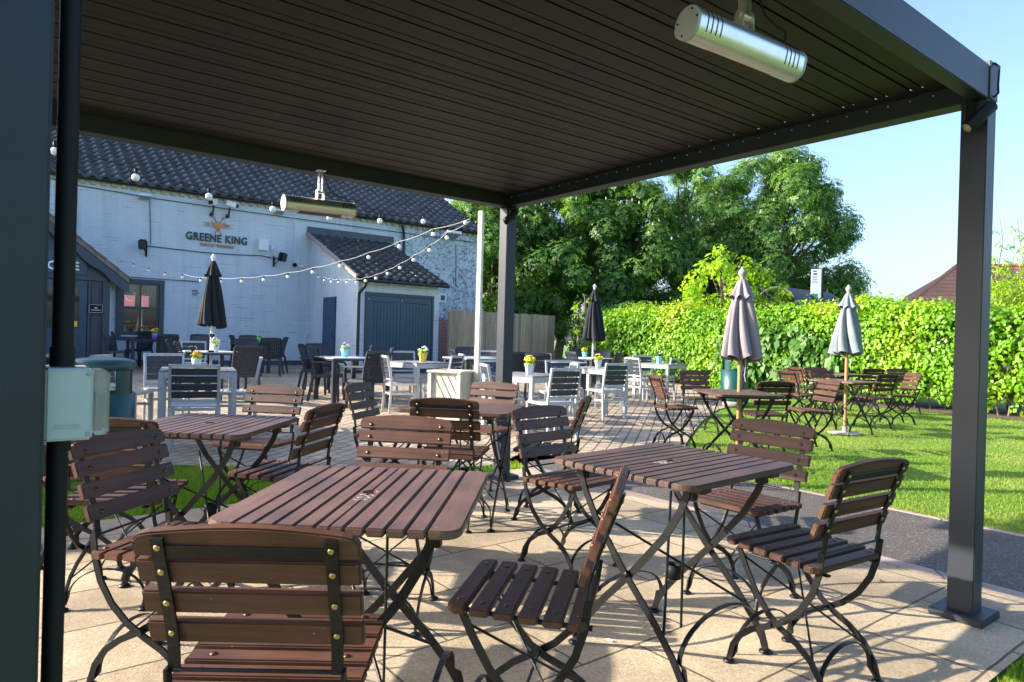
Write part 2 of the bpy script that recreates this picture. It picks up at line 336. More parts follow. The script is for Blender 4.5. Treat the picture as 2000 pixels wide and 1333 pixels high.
def asphalt():
    M = mat('asphalt', (0.05, 0.05, 0.052), 0.8); n, l, b = nodes(M)
    tc = n.new('ShaderNodeTexCoord')
    v = add(n, 'ShaderNodeTexVoronoi', Scale=110.0); l.new(tc.outputs['Object'], v.inputs['Vector'])
    r = ramp(n, [(0.0, (0.045, 0.040, 0.037)), (0.75, (0.10, 0.085, 0.073)), (0.93, (0.24, 0.20, 0.17))]); l.new(v.outputs['Color'], r.inputs[0])
    t = add(n, 'ShaderNodeTexNoise', Scale=2.0, Detail=5.0); l.new(tc.outputs['Object'], t.inputs['Vector'])
    r2 = ramp(n, [(0.3, (0.8,)*3), (0.7, (1.2,)*3)]); l.new(t.outputs['Fac'], r2.inputs[0])
    l.new(mixc(n, l, 1.0, r.outputs[0], r2.outputs[0], 'MULTIPLY'), b.inputs['Base Color'])
    bp = add(n, 'ShaderNodeBump', Strength=0.9, Distance=0.004); l.new(v.outputs['Distance'], bp.inputs['Height']); l.new(bp.outputs[0], b.inputs['Normal'])
    return M
M_ASPH = asphalt()
def foliage(name, cols, transl=0.35, rough=0.45):
    M = bpy.data.materials.new(name); M.use_nodes = True
    n, l, b = nodes(M); out = n['Material Output']
    at = add(n, 'ShaderNodeAttribute', attribute_name='var')
    r = ramp(n, [(i/(len(cols)-1), c) for i, c in enumerate(cols)]); l.new(at.outputs['Fac'], r.inputs[0])
    l.new(r.outputs[0], b.inputs['Base Color']); b.inputs['Roughness'].default_value = rough
    b.inputs['Specular IOR Level'].default_value = 0.35
    tr = n.new('ShaderNodeBsdfTranslucent')
    hs = n.new('ShaderNodeMixRGB'); hs.blend_type = 'MULTIPLY'; hs.inputs[0].default_value = 1; hs.inputs[2].default_value = (1.5, 1.5, 0.5, 1)
    l.new(r.outputs[0], hs.inputs[1]); l.new(hs.outputs[0], tr.inputs['Color'])
    mx = n.new('ShaderNodeMixShader'); mx.inputs[0].default_value = transl
    l.new(b.outputs[0], mx.inputs[1]); l.new(tr.outputs[0], mx.inputs[2]); l.new(mx.outputs[0], out.inputs['Surface'])
    return M
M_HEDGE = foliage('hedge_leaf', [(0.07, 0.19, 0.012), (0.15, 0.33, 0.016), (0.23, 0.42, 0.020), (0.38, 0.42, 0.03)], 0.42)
M_SAPL = foliage('sapling_leaf', [(0.16, 0.32, 0.014), (0.28, 0.46, 0.02), (0.36, 0.50, 0.025)], 0.45)
M_BIGLEAF = foliage('broad_leaf', [(0.05, 0.14, 0.015), (0.09, 0.22, 0.025)], 0.35)
M_CHEST = foliage('chestnut_leaf', [(0.05, 0.125, 0.04), (0.10, 0.21, 0.05), (0.17, 0.32, 0.06)], 0.45)
M_DARKL = foliage('dark_leaf', [(0.015, 0.045, 0.012), (0.03, 0.075, 0.016)], 0.2)
M_GRASS = foliage('grass_blade', [(0.10, 0.21, 0.018), (0.19, 0.31, 0.03), (0.36, 0.38, 0.10)], 0.5, 0.6)
M_BLOSSOM = mat('blossom', (0.42, 0.40, 0.28), 0.7)
M_CORE = mat('hedge_core_shade', (0.03, 0.04, 0.012), 0.95)  # dark tone stands for the shade inside the hedge
def lawn():
    M = mat('lawn_grass', (0.08, 0.15, 0.02), 0.9); n, l, b = nodes(M)
    tc = n.new('ShaderNodeTexCoord')
    t = add(n, 'ShaderNodeTexNoise', Scale=1.2, Detail=8.0, Roughness=0.75); l.new(tc.outputs['Object'], t.inputs['Vector'])
    r = ramp(n, [(0.3, (0.10, 0.20, 0.016)), (0.55, (0.15, 0.26, 0.022)), (0.72, (0.27, 0.30, 0.07))]); l.new(t.outputs['Fac'], r.inputs[0])
    t2 = add(n, 'ShaderNodeTexNoise', Scale=90.0, Detail=4.0); l.new(tc.outputs['Object'], t2.inputs['Vector'])
    r2 = ramp(n, [(0.3, (0.55,)*3), (0.7, (1.35,)*3)]); l.new(t2.outputs['Fac'], r2.inputs[0])
    l.new(mixc(n, l, 1.0, r.outputs[0], r2.outputs[0], 'MULTIPLY'), b.inputs['Base Color'])
    bp = add(n, 'ShaderNodeBump', Strength=1.0, Distance=0.03); l.new(t2.outputs['Fac'], bp.inputs['Height']); l.new(bp.outputs[0], b.inputs['Normal'])
    return M
M_LAWN = lawn()
def glass(name, col=(0.02, 0.025, 0.03)):
    M = mat(name, col, 0.04, spec=0.7); return M
M_GLASS = mat('window_glass', (1, 1, 1), 0.02)
_n, _l, _b = nodes(M_GLASS)
_g = _n.new('ShaderNodeBsdfGlossy'); _g.inputs['Roughness'].default_value = 0.02
_t = _n.new('ShaderNodeBsdfTransparent'); _t.inputs[0].default_value = (0.9, 0.92, 0.93, 1)
_f = _n.new('ShaderNodeFresnel'); _f.inputs[0].default_value = 1.7
_m = _n.new('ShaderNodeMixShader'); _l.new(_f.outputs[0], _m.inputs[0]); _l.new(_t.outputs[0], _m.inputs[1]); _l.new(_g.outputs[0], _m.inputs[2])
_l.new(_m.outputs[0], _n['Material Output'].inputs['Surface'])
def emis(name, col, s):
    M = mat(name, col, 0.5); b = nodes(M)[2]
    b.inputs['Emission Color'].default_value = (*col, 1); b.inputs['Emission Strength'].default_value = s
    return M
def fabric(name, c1, c2):
    M = mat(name, c1, 0.9); n, l, b = nodes(M)
    tc = n.new('ShaderNodeTexCoord')
    t = add(n, 'ShaderNodeTexNoise', Scale=3.2, Detail=4.0); l.new(tc.outputs['Object'], t.inputs['Vector'])
    r = ramp(n, [(0.38, c1), (0.6, c2)]); l.new(t.outputs['Fac'], r.inputs[0]); l.new(r.outputs[0], b.inputs['Base Color'])
    t2 = add(n, 'ShaderNodeTexNoise', Scale=300.0, Detail=2.0); l.new(tc.outputs['Object'], t2.inputs['Vector'])
    bp = add(n, 'ShaderNodeBump', Strength=0.3, Distance=0.002); l.new(t2.outputs['Fac'], bp.inputs['Height']); l.new(bp.outputs[0], b.inputs['Normal'])
    return M
M_FBLACK = fabric('black_canvas', (0.009, 0.011, 0.015), (0.012, 0.014, 0.018))
M_FMAUVE = fabric('faded_mauve_canvas', (0.20, 0.20, 0.22), (0.22, 0.185, 0.20))
M_FGREEN = fabric('faded_green_canvas', (0.13, 0.165, 0.175), (0.18, 0.21, 0.225))

# ------------------------------------------------------------------ object helpers
def thing(name, label, cat, loc=(0, 0, 0), rz=0.0, group=None):
    o = bpy.data.objects.new(name, None); COL.objects.link(o)
    o.empty_display_size = 0.1
    o.location = loc; o.rotation_euler = (0, 0, rz)
    o['label'] = label; o['category'] = cat
    if group: o['group'] = group
    return o
def dup(root, loc, rz, label, group=None):
    r = root.copy(); COL.objects.link(r); r.location = loc; r.rotation_euler = (0, 0, rz)
    r['label'] = label
    if group: r['group'] = group
    for ch in list(root.children):
        if loc[1] > 4.8 and ch.name.split('.')[0] in ('bolt_head', 'brass_nut'): continue
        c = ch.copy(); COL.objects.link(c); c.parent = r
        for g in ch.children:
            d = g.copy(); COL.objects.link(d); d.parent = c
    return r
def tag(o, label, cat, group=None):
    o['label'] = label; o['category'] = cat
    if group: o['group'] = group
    return o
class MB:
    def __init__(s): s.v = []; s.f = []; s.sm = []
    def add(s, vs, fs, smooth=False):
        k = len(s.v); s.v += [tuple(p) for p in vs]; s.f += [tuple(i+k for i in f) for f in fs]; s.sm += [smooth]*len(fs); return s
    def box(s, x0, x1, y0, y1, z0, z1, M=None):
        vs = [Vector(p) for p in ((x0,y0,z0),(x1,y0,z0),(x1,y1,z0),(x0,y1,z0),(x0,y0,z1),(x1,y0,z1),(x1,y1,z1),(x0,y1,z1))]
        if M: vs = [M @ p for p in vs]
        return s.add(vs, [(0,3,2,1),(4,5,6,7),(0,1,5,4),(1,2,6,5),(2,3,7,6),(3,0,4,7)])
    def sweep(s, pts, lat, wl, ti, taper=None):
        """rectangular bar along pts; wl = width along lat, ti = thickness across"""
        pts = [Vector(p) for p in pts]; lat = Vector(lat).normalized(); vs = []; n = len(pts)
        for i, p in enumerate(pts):
            T = (pts[min(i+1, n-1)]-pts[max(i-1, 0)]).normalized(); N = lat.cross(T).normalized()
            a, c = (wl/2, ti/2)
            vs += [p-lat*a-N*c, p+lat*a-N*c, p+lat*a+N*c, p-lat*a+N*c]
        fs = [(0,3,2,1), tuple(4*(n-1)+j for j in (0,1,2,3))]
        for i in range(n-1):
            for j in range(4):
                k = (j+1) % 4; fs.append((4*i+j, 4*i+k, 4*i+4+k, 4*i+4+j))
        return s.add(vs, fs)
    def tube(s, pts, r, n=8, cap=True):
        pts = [Vector(p) for p in pts]; vs = []; m_ = len(pts)
        rs = r if isinstance(r, (list, tuple)) else [r]*m_
        X = None
        for i, p in enumerate(pts):
            T = (pts[min(i+1, m_-1)]-pts[max(i-1, 0)]).normalized()
            if X is None: X = T.orthogonal().normalized()
            else: X = (X - T*X.dot(T)).normalized()
            Y = T.cross(X)
            for k in range(n):
                a = 2*PI*k/n; vs.append(p + (X*math.cos(a)+Y*math.sin(a))*rs[i])
        fs = [(i*n+k, i*n+(k+1) % n, (i+1)*n+(k+1) % n, (i+1)*n+k) for i in range(m_-1) for k in range(n)]
        s.add(vs, fs, True)
        if cap:
            s.add(vs[:n], [tuple(reversed(range(n)))]); s.add(vs[-n:], [tuple(range(n))])
        return s
    def lathe(s, prof, cx=0, cy=0, n=24, M=None, smooth=True):
        vs = []
        for r, z in prof:
            for k in range(n):
                a = 2*PI*k/n; vs.append(Vector((cx+r*math.cos(a), cy+r*math.sin(a), z)))
        if M: vs = [M @ p for p in vs]
        fs = [(i*n+k, i*n+(k+1) % n, (i+1)*n+(k+1) % n, (i+1)*n+k) for i in range(len(prof)-1) for k in range(n)]
        fs += [tuple(reversed(range(n))), tuple(range((len(prof)-1)*n, len(prof)*n))]
        return s.add(vs, fs, smooth)
    def prism(s, poly, a0, a1, plane='xz'):
        """extrude a 2d outline between a0 and a1 on the third axis"""
        def P(p, a):
            if plane == 'xz': return (p[0], a, p[1])
            if plane == 'yz': return (a, p[0], p[1])
            return (p[0], p[1], a)
        n = len(poly); vs = [P(p, a0) for p in poly]+[P(p, a1) for p in poly]
        fs = [tuple(range(n)), tuple(reversed(range(n, 2*n)))]+[(i, n+i, n+(i+1) % n, (i+1) % n) for i in range(n)]
        return s.add(vs, fs)
    def build(s, name, material, parent=None, bevel=0, loc=None, rz=None, normals=True):
        me = bpy.data.meshes.new(name); me.from_pydata(s.v, [], s.f)
        for p, q in zip(me.polygons, s.sm): p.use_smooth = q
        if bevel or normals:
            bm = bmesh.new(); bm.from_mesh(me)
            if normals: bmesh.ops.recalc_face_normals(bm, faces=bm.faces)
            if bevel:
                es = [e for e in bm.edges if len(e.link_faces) == 2 and e.calc_face_angle(0) > 0.5]
                bmesh.ops.bevel(bm, geom=es, offset=bevel, segments=2 if bevel > 0.0025 else 1, affect='EDGES', clamp_overlap=True)
            bm.to_mesh(me); bm.free()
        me.materials.append(material)
        o = bpy.data.objects.new(name, me); COL.objects.link(o)
        if parent: o.parent = parent
        if loc is not None: o.location = loc
        if rz is not None: o.rotation_euler = (0, 0, rz)
        return o
def npmesh(name, V, Fc, material, parent=None, var=None, smooth=False, kind=None):
    """mesh from numpy arrays; Fc is (n,k)"""
    me = bpy.data.meshes.new(name); V = np.asarray(V, dtype=np.float32); Fc = np.asarray(Fc, dtype=np.int32)
    nf, k = Fc.shape
    me.vertices.add(len(V)); me.vertices.foreach_set('co', V.ravel())
    me.loops.add(nf*k); me.loops.foreach_set('vertex_index', Fc.ravel())
    me.polygons.add(nf); me.polygons.foreach_set('loop_start', np.arange(0, nf*k, k, dtype=np.int32)); me.polygons.foreach_set('loop_total', np.full(nf, k, dtype=np.int32))
    if smooth: me.polygons.foreach_set('use_smooth', np.ones(nf, dtype=bool))
    me.update(calc_edges=True)
    if var is not None:
        a = me.attributes.new('var', 'FLOAT', 'FACE'); a.data.foreach_set('value', np.asarray(var, dtype=np.float32))
    me.materials.append(material)
    o = bpy.data.objects.new(name, me); COL.objects.link(o)
    if parent: o.parent = parent
    if kind: o['kind'] = kind
    return o
def text(body, size, depth, name, material, parent, loc, rot, spacing=1.0, align='CENTER', shear=0):
    c = bpy.data.curves.new('t', 'FONT'); c.body = body; c.size = size; c.extrude = depth; c.align_x = align; c.align_y = 'CENTER'
    c.space_character = spacing; c.offset = 0.006 if size > 0.2 else 0.0; c.resolution_u = 3; c.shear = shear
    o = bpy.data.objects.new('t', c); COL.objects.link(o)
    dg = bpy.context.evaluated_depsgraph_get(); dg.update()
    me = bpy.data.meshes.new_from_object(o.evaluated_get(dg)); me.name = name
    bpy.data.objects.remove(o)
    me.materials.clear(); me.materials.append(material)
    r = bpy.data.objects.new(name, me); COL.objects.link(r); r.parent = parent; r.location = loc; r.rotation_euler = rot
    return r
def sheet(name, poly, material, dz, kind='structure'):
    bm = bmesh.new(); vs = [bm.verts.new((x, y, 0)) for x, y in poly]; bm.faces.new(vs)
    bmesh.ops.triangulate(bm, faces=bm.faces)
    for wc in (7.5, 25):
        bmesh.ops.bisect_plane(bm, geom=bm.verts[:]+bm.edges[:]+bm.faces[:], plane_co=(*XY(0, wc), 0), plane_no=(-sT, cT, 0))
    bmesh.ops.recalc_face_normals(bm, faces=bm.faces)
    for f in bm.faces:
        if f.normal.z < 0: f.normal_flip()
    for v in bm.verts: v.co.z = G(v.co.x, v.co.y)+dz
    me = bpy.data.meshes.new(name); bm.to_mesh(me); bm.free(); me.materials.append(material)
    o = bpy.data.objects.new(name, me); COL.objects.link(o); o['kind'] = kind
    return o
def arc(cx, cy, r, a0, a1, n): return [(cx+r*math.cos(a0+(a1-a0)*i/n), cy+r*math.sin(a0+(a1-a0)*i/n)) for i in range(n+1)]

#STRUCT
# ------------------------------------------------------------------ ground
big = [XY(-500, -500), XY(500, -500), XY(500, 500), XY(-500, 500)]
sheet('ground', big, M_LAWN, -0.012)
blk = [(-14, 5.2), (-6, 5.85), (-2.94, 5.97), (-1.8, 6.02), (-0.52, 6.22), (-0.1, 6.4), (0.08, 6.98), (0.56, 6.98), (1.46, 6.78), (1.75, 7.15), (1.98, 7.7), (2.38, 8.9), (3.05, 10.7), (3.8, 12.4), (4.6, 13.7), (5.4, 15.4), (5.2, 17.5), (2.2, 21.8), (-18, 36), (-34, 12)]
sheet('patio', blk, M_BLOCK, 0.004)
sheet('terrace', [XY(-7, 0.86), XY(4.0, 0.86), XY(4.0, 4.87), XY(-7, 4.87)], M_SLAB, 0.004)
sheet('path', [XY(4.1, -8), XY(5.38, -8), XY(5.38, 3.3), (1.5, 6.5), (1.46, 6.78), (0.56, 6.98), (0.08, 6.98), XY(4.1, 5.2)], M_ASPH, -0.004)
kb = MB()
kb.box(3.985, 4.10, -8, 4.98, -0.05, 0.008); kb.box(5.38, 5.43, -8, 3.3, -0.05, 0.002)
k = kb.build('kerb', M_KERB, bevel=0.004, rz=TH); k['kind'] = 'structure'
sheet('hedge_bed', [XY(14.3, -6), XY(17, -6), XY(17, 16), XY(14.6, 16), XY(14.55, 8)], M_SOIL, -0.002)

# ------------------------------------------------------------------ pergola
PU1, PW0, PW1, PS, HB, BH = 3.566, 1.094, 4.674, 0.105, 2.314, 0.150
PU0 = -0.040
pg = thing('pergola', 'dark grey louvred-roof pergola standing over the wooden bistro tables', 'pergola', (*XY(0, 0), 0), TH)
for (u0, w0, hh) in ((PU0, PW0, HB), (PU1-PS, PW0, HB), (PU0, PW1-PS, HB), (PU1-PS, PW1-PS, HB)):
    b = MB().box(u0, u0+PS, w0, w0+PS, 0.02, hh+0.0)
    p = b.build('post', M_PERG, pg, bevel=0.004)
    MB().box(u0-0.055, u0+PS+0.055, w0-0.055, w0+PS+0.055, 0.004, 0.038).build('base_plate', M_PERG, p, bevel=0.004)
MB().box(PU1-PS+0.006, PU1+0.001, PW0-0.004, PW0+PS-0.01, HB+0.002, HB+BH+0.02).build('post_cap', M_PERG, pg, bevel=0.003)
MB().box(PU0, PU1-PS, PW0, PW0+0.07, HB, HB+BH).build('beam', M_PERG, pg, bevel=0.003)
MB().box(PU0, PU1-PS, PW1-PS, PW1, HB+0.001, HB+BH).build('beam', M_PERG, pg, bevel=0.003)
MB().box(PU1-PS+0.001, PU1, PW0+PS, PW1, HB+0.0005, HB+BH).build('beam', M_PERG, pg, bevel=0.003)
MB().box(PU0, PU0+PS, PW0+PS, PW1-PS-0.001, HB+0.0005, HB+BH).build('beam', M_PERG, pg, bevel=0.003)
LZ = HB+0.085
wl = PW0+0.074
i = 0
while wl+0.05 < PW1-PS:
    b = MB()
    b.box(PU0+PS+0.004, PU1-PS-0.006, wl+0.005, min(wl+0.048, PW1-PS-0.002), LZ+0.002, LZ+0.007)
    if wl+0.155 < PW1-PS: b.box(PU0+PS+0.004, PU1-PS-0.001, wl+0.055, wl+0.1535, LZ, LZ+0.006)
    b.box(PU0+PS+0.01, PU1-PS-0.011, wl, min(wl+0.157, PW1-PS-0.002), LZ+0.034, LZ+0.042)
    b.build('louvre', M_LOUV, pg, bevel=0.0015); wl += 0.157; i += 1
for k in range(34):
    MB().lathe([(0.004, 0), (0.004, 0.003)], n=6, M=Matrix.Translation((PU1-PS-0.001, PW0+0.12+k*0.1, LZ-0.018)) @ Matrix.Rotation(-PI/2, 4, 'Y')).build('rivet', M_HEAT, pg)
# conduit and isolator switch on the near left post
cd = thing('conduit', 'black conduit pipe strapped up the near left pergola post', 'pipe', (*XY(0, 0), 0), TH)
cu, cw = PU0+PS+0.024, PW0+0.078
MB().tube([(cu, cw, 1.02), (cu, cw, 2.4)], 0.0135, 14).tube([(cu, cw, 1.13), (cu, cw, 1.17)], 0.0158, 14).build('upper_pipe', M_BLACK, cd)
MB().tube([(cu-0.004, cw+0.002, 0.02), (cu-0.003, cw, 1.06)], 0.0135, 14).build('lower_pipe', M_BLACK, cd)
sw = thing('isolator_switch', 'small white switch box with clear cover on the near left pergola post', 'switch box', (*XY(0, 0), 0), TH)
bu = PU0+PS+0.001
MB().box(bu, bu+0.056, PW0+0.02, PW0+0.115, 1.042, 1.142).build('housing', M_BOXW, sw, bevel=0.003)
MB().box(bu+0.0565, bu+0.078, PW0+0.03, PW0+0.112, 1.046, 1.138).build('clear_cover', M_CLEAR, sw, bevel=0.004)
MB().box(bu+0.012, bu+0.040, PW0+0.0185, PW0+0.0198, 1.060, 1.064).build('print', M_HEATCAP, sw)
for zz_ in (1.05, 1.134): MB().lathe([(0.003, 0), (0.003, 0.001)], n=8, M=Matrix.Translation((bu+0.05, PW0+0.0198, zz_)) @ Matrix.Rotation(PI/2, 4, 'X')).build('screw', M_HEATCAP, sw)
MB().box(bu+0.0567, bu+0.064, PW0+0.05, PW0+0.095, 1.06, 1.105).build('rocker', M_HEATCAP, sw, bevel=0.002)

def heater(name, label, A, B, top, r=0.056, flip=1, roll=28):
    A, B = Vector(A), Vector(B); mid = (A+B)/2; ax = (B-A); L = ax.length
    ang = math.atan2(ax.y, ax.x); tilt = math.asin(ax.z/L)
    t = thing(name, label, 'heater', mid, ang, 'patio heaters on the pergola')
    Rt = Matrix.Rotation(-tilt, 4, 'Y') @ Matrix.Rotation(R(roll), 4, 'X') @ Matrix.Diagonal((1, 0.9, 0.9, 1))
    prof = [(-0.052, 0.014), (-0.040, 0.042), (-0.012, 0.057), (0.02, 0.054), (0.046, 0.034), (0.058, 0.004), (0.050, -0.030), (0.030, -0.052), (-0.02, -0.056), (-0.046, -0.036), (-0.056, -0.010)]
    prof = [(p[0]*flip, p[1]) for p in prof]
    N = len(prof); 
    fine = []
    for i in range(N):
        p0, p1, p2, p3 = [prof[(i+j-1) % N] for j in range(4)]
        for s_ in (0, .25, .5, .75):
            fine.append(tuple(0.5*((2*p1[k])+(-p0[k]+p2[k])*s_+(2*p0[k]-5*p1[k]+4*p2[k]-p3[k])*s_*s_+(-p0[k]+3*p1[k]-3*p2[k]+p3[k])*s_**3) for k in (0, 1)))
    n = len(fine); b = MB(); vs = []
    for x in (-L/2, L/2): vs += [Rt @ Vector((x, p[0], p[1])) for p in fine]
    b.add(vs, [(j, (j+1) % n, n+(j+1) % n, n+j) for j in range(n)], True)
    b.build('body', M_HEAT, t)
    for sx in (-1, 1):
        c = MB(); vs = [Rt @ Vector((sx*(L/2+e), p[0]*1.02, p[1]*1.02)) for e in (-0.004, 0.006) for p in fine]
        c.add(vs, [tuple(range(n)), tuple(range(n, 2*n))]+[(j, (j+1) % n, n+(j+1) % n, n+j) for j in range(n)])
        ec = c.build('end_cap', M_HEATCAP, t)
        for (yy, zz) in ((-.038*flip, .028), (.0, .047), (.045*flip, -.012), (.0, -.044)):
            MB().lathe([(0.004, 0), (0.004, 0.002)], n=8, M=Rt @ Matrix.Translation((sx*(L/2+0.006), yy, zz)) @ Matrix.Rotation(sx*PI/2, 4, 'Y')).build('screw', M_BLACK, ec)
    for sgn in (-1, 1):
        for k in range(4):
            x = sgn*(L/2-0.035-0.02*k); sl = MB(); vs = []; idx = [j for j in range(n) if -0.012 < fine[j][1] < 0.058 and fine[j][0]*flip < 0.0]
            pts = sorted([fine[j] for j in idx], key=lambda p: math.atan2(p[1], -p[0]*flip))
            for p in pts:
                for e in (-0.0022, 0.0022): vs.append(Rt @ Vector((x+e, p[0]*1.012, p[1]*1.012)))
            sl.add(vs, [(2*j, 2*j+1, 2*j+3, 2*j+2) for j in range(len(pts)-1)])
            sl.build('vent_slot', M_BLACK, t)
    g = MB(); g.box(-L*0.3, L*0.3, 0.012*flip-0.028, 0.012*flip+0.028, -0.0585, -0.053, Rt)
    for k in range(16): g.box(-L*0.3+k*L*0.04, -L*0.3+k*L*0.04+0.003, 0.012*flip-0.026, 0.012*flip+0.026, -0.0605, -0.0587, Rt)
    g.build('grille', M_BOLT, t)
    h = top-mid.z
    br = MB()
    for sx in (-0.024, 0.024): br.prism([(-0.02, 0.05), (0.022, 0.05), (0.022, 0.10), (0.012, 0.115), (-0.010, 0.115), (-0.02, 0.10)], sx-0.0015, sx+0.0015, 'yz')
    br.tube([(-0.03, 0, 0.098), (0.03, 0, 0.098)], 0.010, 12)
    br.box(-0.014, -0.011, -0.016, 0.016, 0.095, h); br.box(0.011, 0.014, -0.016, 0.016, 0.095, h); br.box(-0.03, 0.03, -0.03, 0.03, h-0.004, h)
    br.build('bracket', M_HEAT, t, bevel=0.001)
    cb = MB().tube([(0.0, -0.02, h-0.01), (0.02, -0.03, h-0.05), (0.06, -0.034, 0.10), (0.12, -0.03, 0.085), (L/2-0.07, -0.02, 0.085), (L/2-0.055, -0.01, 0.07), (L/2-0.056, 0, 0.05)], 0.004, 8)
    cb.build('cable', M_BLACK, t)
    return t
heater('patio_heater', 'silver bar heater hanging large at top right under the louvres', (0.518, 2.10, 2.188), (0.945, 2.35, 2.166), LZ, flip=1)
hA, hB = at_w(555, 396, 4.50), at_w(690, 412, 4.50)
heater('patio_heater', 'smaller-looking bar heater hanging from the far pergola beam before the building', hA, hB, HB+0.0, flip=1, roll=-12)

def spot(label, px, py, w_, ang, sc_=1.0):
    P = Vector((*XY(*px), py)); t = thing('spotlight', label, 'spotlight', P, ang, 'spotlights on the pergola posts')
    MB().box(-0.03*sc_, 0.03*sc_, 0.0, 0.03*sc_, -0.055*sc_, 0.045*sc_).build('mount', M_BLACK, t, bevel=0.004)
    Rm = Matrix.Translation((-0.055*sc_, -0.035*sc_, -0.045*sc_)) @ Matrix.Rotation(R(-42), 4, 'Z') @ Matrix.Rotation(R(46), 4, 'Y')
    MB().lathe([(0.0, -0.075), (0.026, -0.073), (0.028, -0.07), (0.028, 0.065), (0.024, 0.07), (0.0, 0.071)], n=20, M=Rm @ Matrix.Scale(sc_, 4)).build('lamp_head', M_BLACK, t)
    MB().lathe([(0.021, -0.077), (0.021, -0.0735)], n=20, M=Rm @ Matrix.Scale(sc_, 4)).build('lens', M_GLASSB, t)
    return t
s1 = spot('black spotlight at the top of the right pergola post with a cable loop', (PU1-PS-0.002, PW0+0.045), HB-0.045, 0, TH)
MB().tube([(0.03, 0.02, -0.02), (0.065, -0.01, -0.015), (0.08, -0.02, 0.02), (0.075, -0.03, 0.055), (0.045, -0.07, 0.07), (0.04, -0.07, 0.11), (0.042, -0.072, 0.185), (0.05, -0.05, 0.21)], 0.0045, 8).build('cable', M_BLACK, s1)
spot('black spotlight at the top of the middle pergola post', (PU1-PS+0.04, PW1-PS-0.031), HB-0.05, 0, TH)

# ------------------------------------------------------------------ pub building
WB, WS = 20.2, 16.8            # wall planes: main wall and lean-to front
EAV = 4.93
ub = thing('pub_building', 'long white-painted brick building with a grey pantiled roof', 'building', (*XY(0, 0), 0), TH)
UL, UR = -9.0, 14.1
# main wall as four panels round the window opening
wx0, wx1, wz0, wz1 = 2.74, 3.72, 1.02, 2.42
b = MB()
b.box(UL, wx0, WB, WB+0.3, 0.0, EAV); b.box(wx1, UR, WB, WB+0.3, 0.0, EAV)
b.box(wx0, wx1, WB, WB+0.3, 0.0, wz0); b.box(wx0, wx1, WB, WB+0.3, wz1, EAV)
b.build('wall', M_BRICK, ub)
b = MB(); b.prism([(WB+0.3, 0), (WB+7.6, 0), (WB+7.6, EAV), (WB+3.95, EAV+2.15), (WB+0.3, EAV)], UR-0.3, UR, 'yz')
b.prism([(WB+0.3, 0), (WB+7.6, 0), (WB+7.6, EAV), (WB+3.95, EAV+2.15), (WB+0.3, EAV)], UL, UL+0.3, 'yz'); b.box(UL+.3, UR-.3, WB+7.3, WB+7.6, 0, EAV)
b.build('gable_wall', M_BRICK, ub)
b = MB()
for k in range(int((UR-UL)/0.23)):
    x = UL+k*0.23
    b.box(x, x+0.11, WB-0.06, WB-0.001, EAV-0.11, EAV-0.03)
b.box(UL, UR, WB-0.075, WB-0.001, EAV-0.03, EAV+0.02)
b.build('eaves_course', mat('buff_eaves_brick', (0.42, 0.36, 0.24), 0.8, noise=(6, 0.25)), ub)
b = MB(); b.tube([(UL, WB-0.13, EAV+0.03), (UR+0.05, WB-0.13, EAV+0.03)], 0.055, 10)
b.build('gutter', M_GUTTER, ub)
def pantiles(name, u0, u1, y0, z0, run, rise, pw, cl, material, parent, amp=0.055, step=0.07, seed=1):
    """S-profile tiles: x along eaves, courses going up the slope"""
    Ls = math.hypot(run, rise); nc = int(round(Ls/cl)); cl = Ls/nc
    nx = int(round((u1-u0)/pw)); pw = (u1-u0)/nx; k = 8
    ty, tz = run/Ls, rise/Ls; ny, nz = -tz, ty
    rg = np.random.RandomState(seed)
    V = []; Fc = []; var = []
    xs = np.arange(nx*k+1)/k
    ph = xs % 1.0
    prof = np.where(ph < 0.62, np.cos((ph-0.31)/0.62*PI)*1.0, -0.55*np.sin((ph-0.62)/0.38*PI))*amp
    tv = rg.rand(nc, nx)
    for c in range(nc):
        j = rg.randn(nx)*0.003
        jj = np.repeat(j, k); jj = np.append(jj, jj[-1])
        base = len(V)*0 + sum(0 for _ in ())
        rows = []
        for s_, h in ((c*cl-0.03, 0.0), (c*cl-0.03, step), ((c+1)*cl+0.01, 0.002)):
            x = u0+xs*pw; hh = prof+h+(jj if h == step else 0)
            if h == 0.0: hh = prof+0.002
            ss = s_+0*xs
            rows.append(np.stack([x, y0+ss*ty+hh*ny, z0+ss*tz+hh*nz], 1))
        o = len(V)
        V.extend(np.concatenate(rows).tolist()); nv = len(xs)
        for rI in (0, 1):
            a = o+rI*nv+np.arange(nv-1); Fc.append(np.stack([a, a+1, a+nv+1, a+nv], 1)); var.append(np.repeat(tv[c], k))
    return npmesh(name, np.array(V), np.concatenate(Fc), material, parent, var=np.concatenate(var), smooth=False)
rf = pantiles('roof', UL-0.1, UR+0.12, WB-0.17, EAV+0.04, 4.1, 2.3, 0.30, 0.33, M_TILE, ub)
b = MB(); b.prism([(WB-0.10, EAV+0.0), (WB+3.93, EAV+2.28), (WB+7.9, EAV+0.05), (WB+7.9, EAV-0.02), (WB+3.93, EAV+2.2), (WB-0.10, EAV-0.03)], UL-0.05, UR+0.09, 'yz')
b.build('roof_underside', M_LEAD, ub)
b = MB(); b.tube([(UL-0.1, WB+3.93, EAV+2.33), (UR+0.12, WB+3.93, EAV+2.33)], 0.11, 10); b.build('ridge', M_TILE, rf)
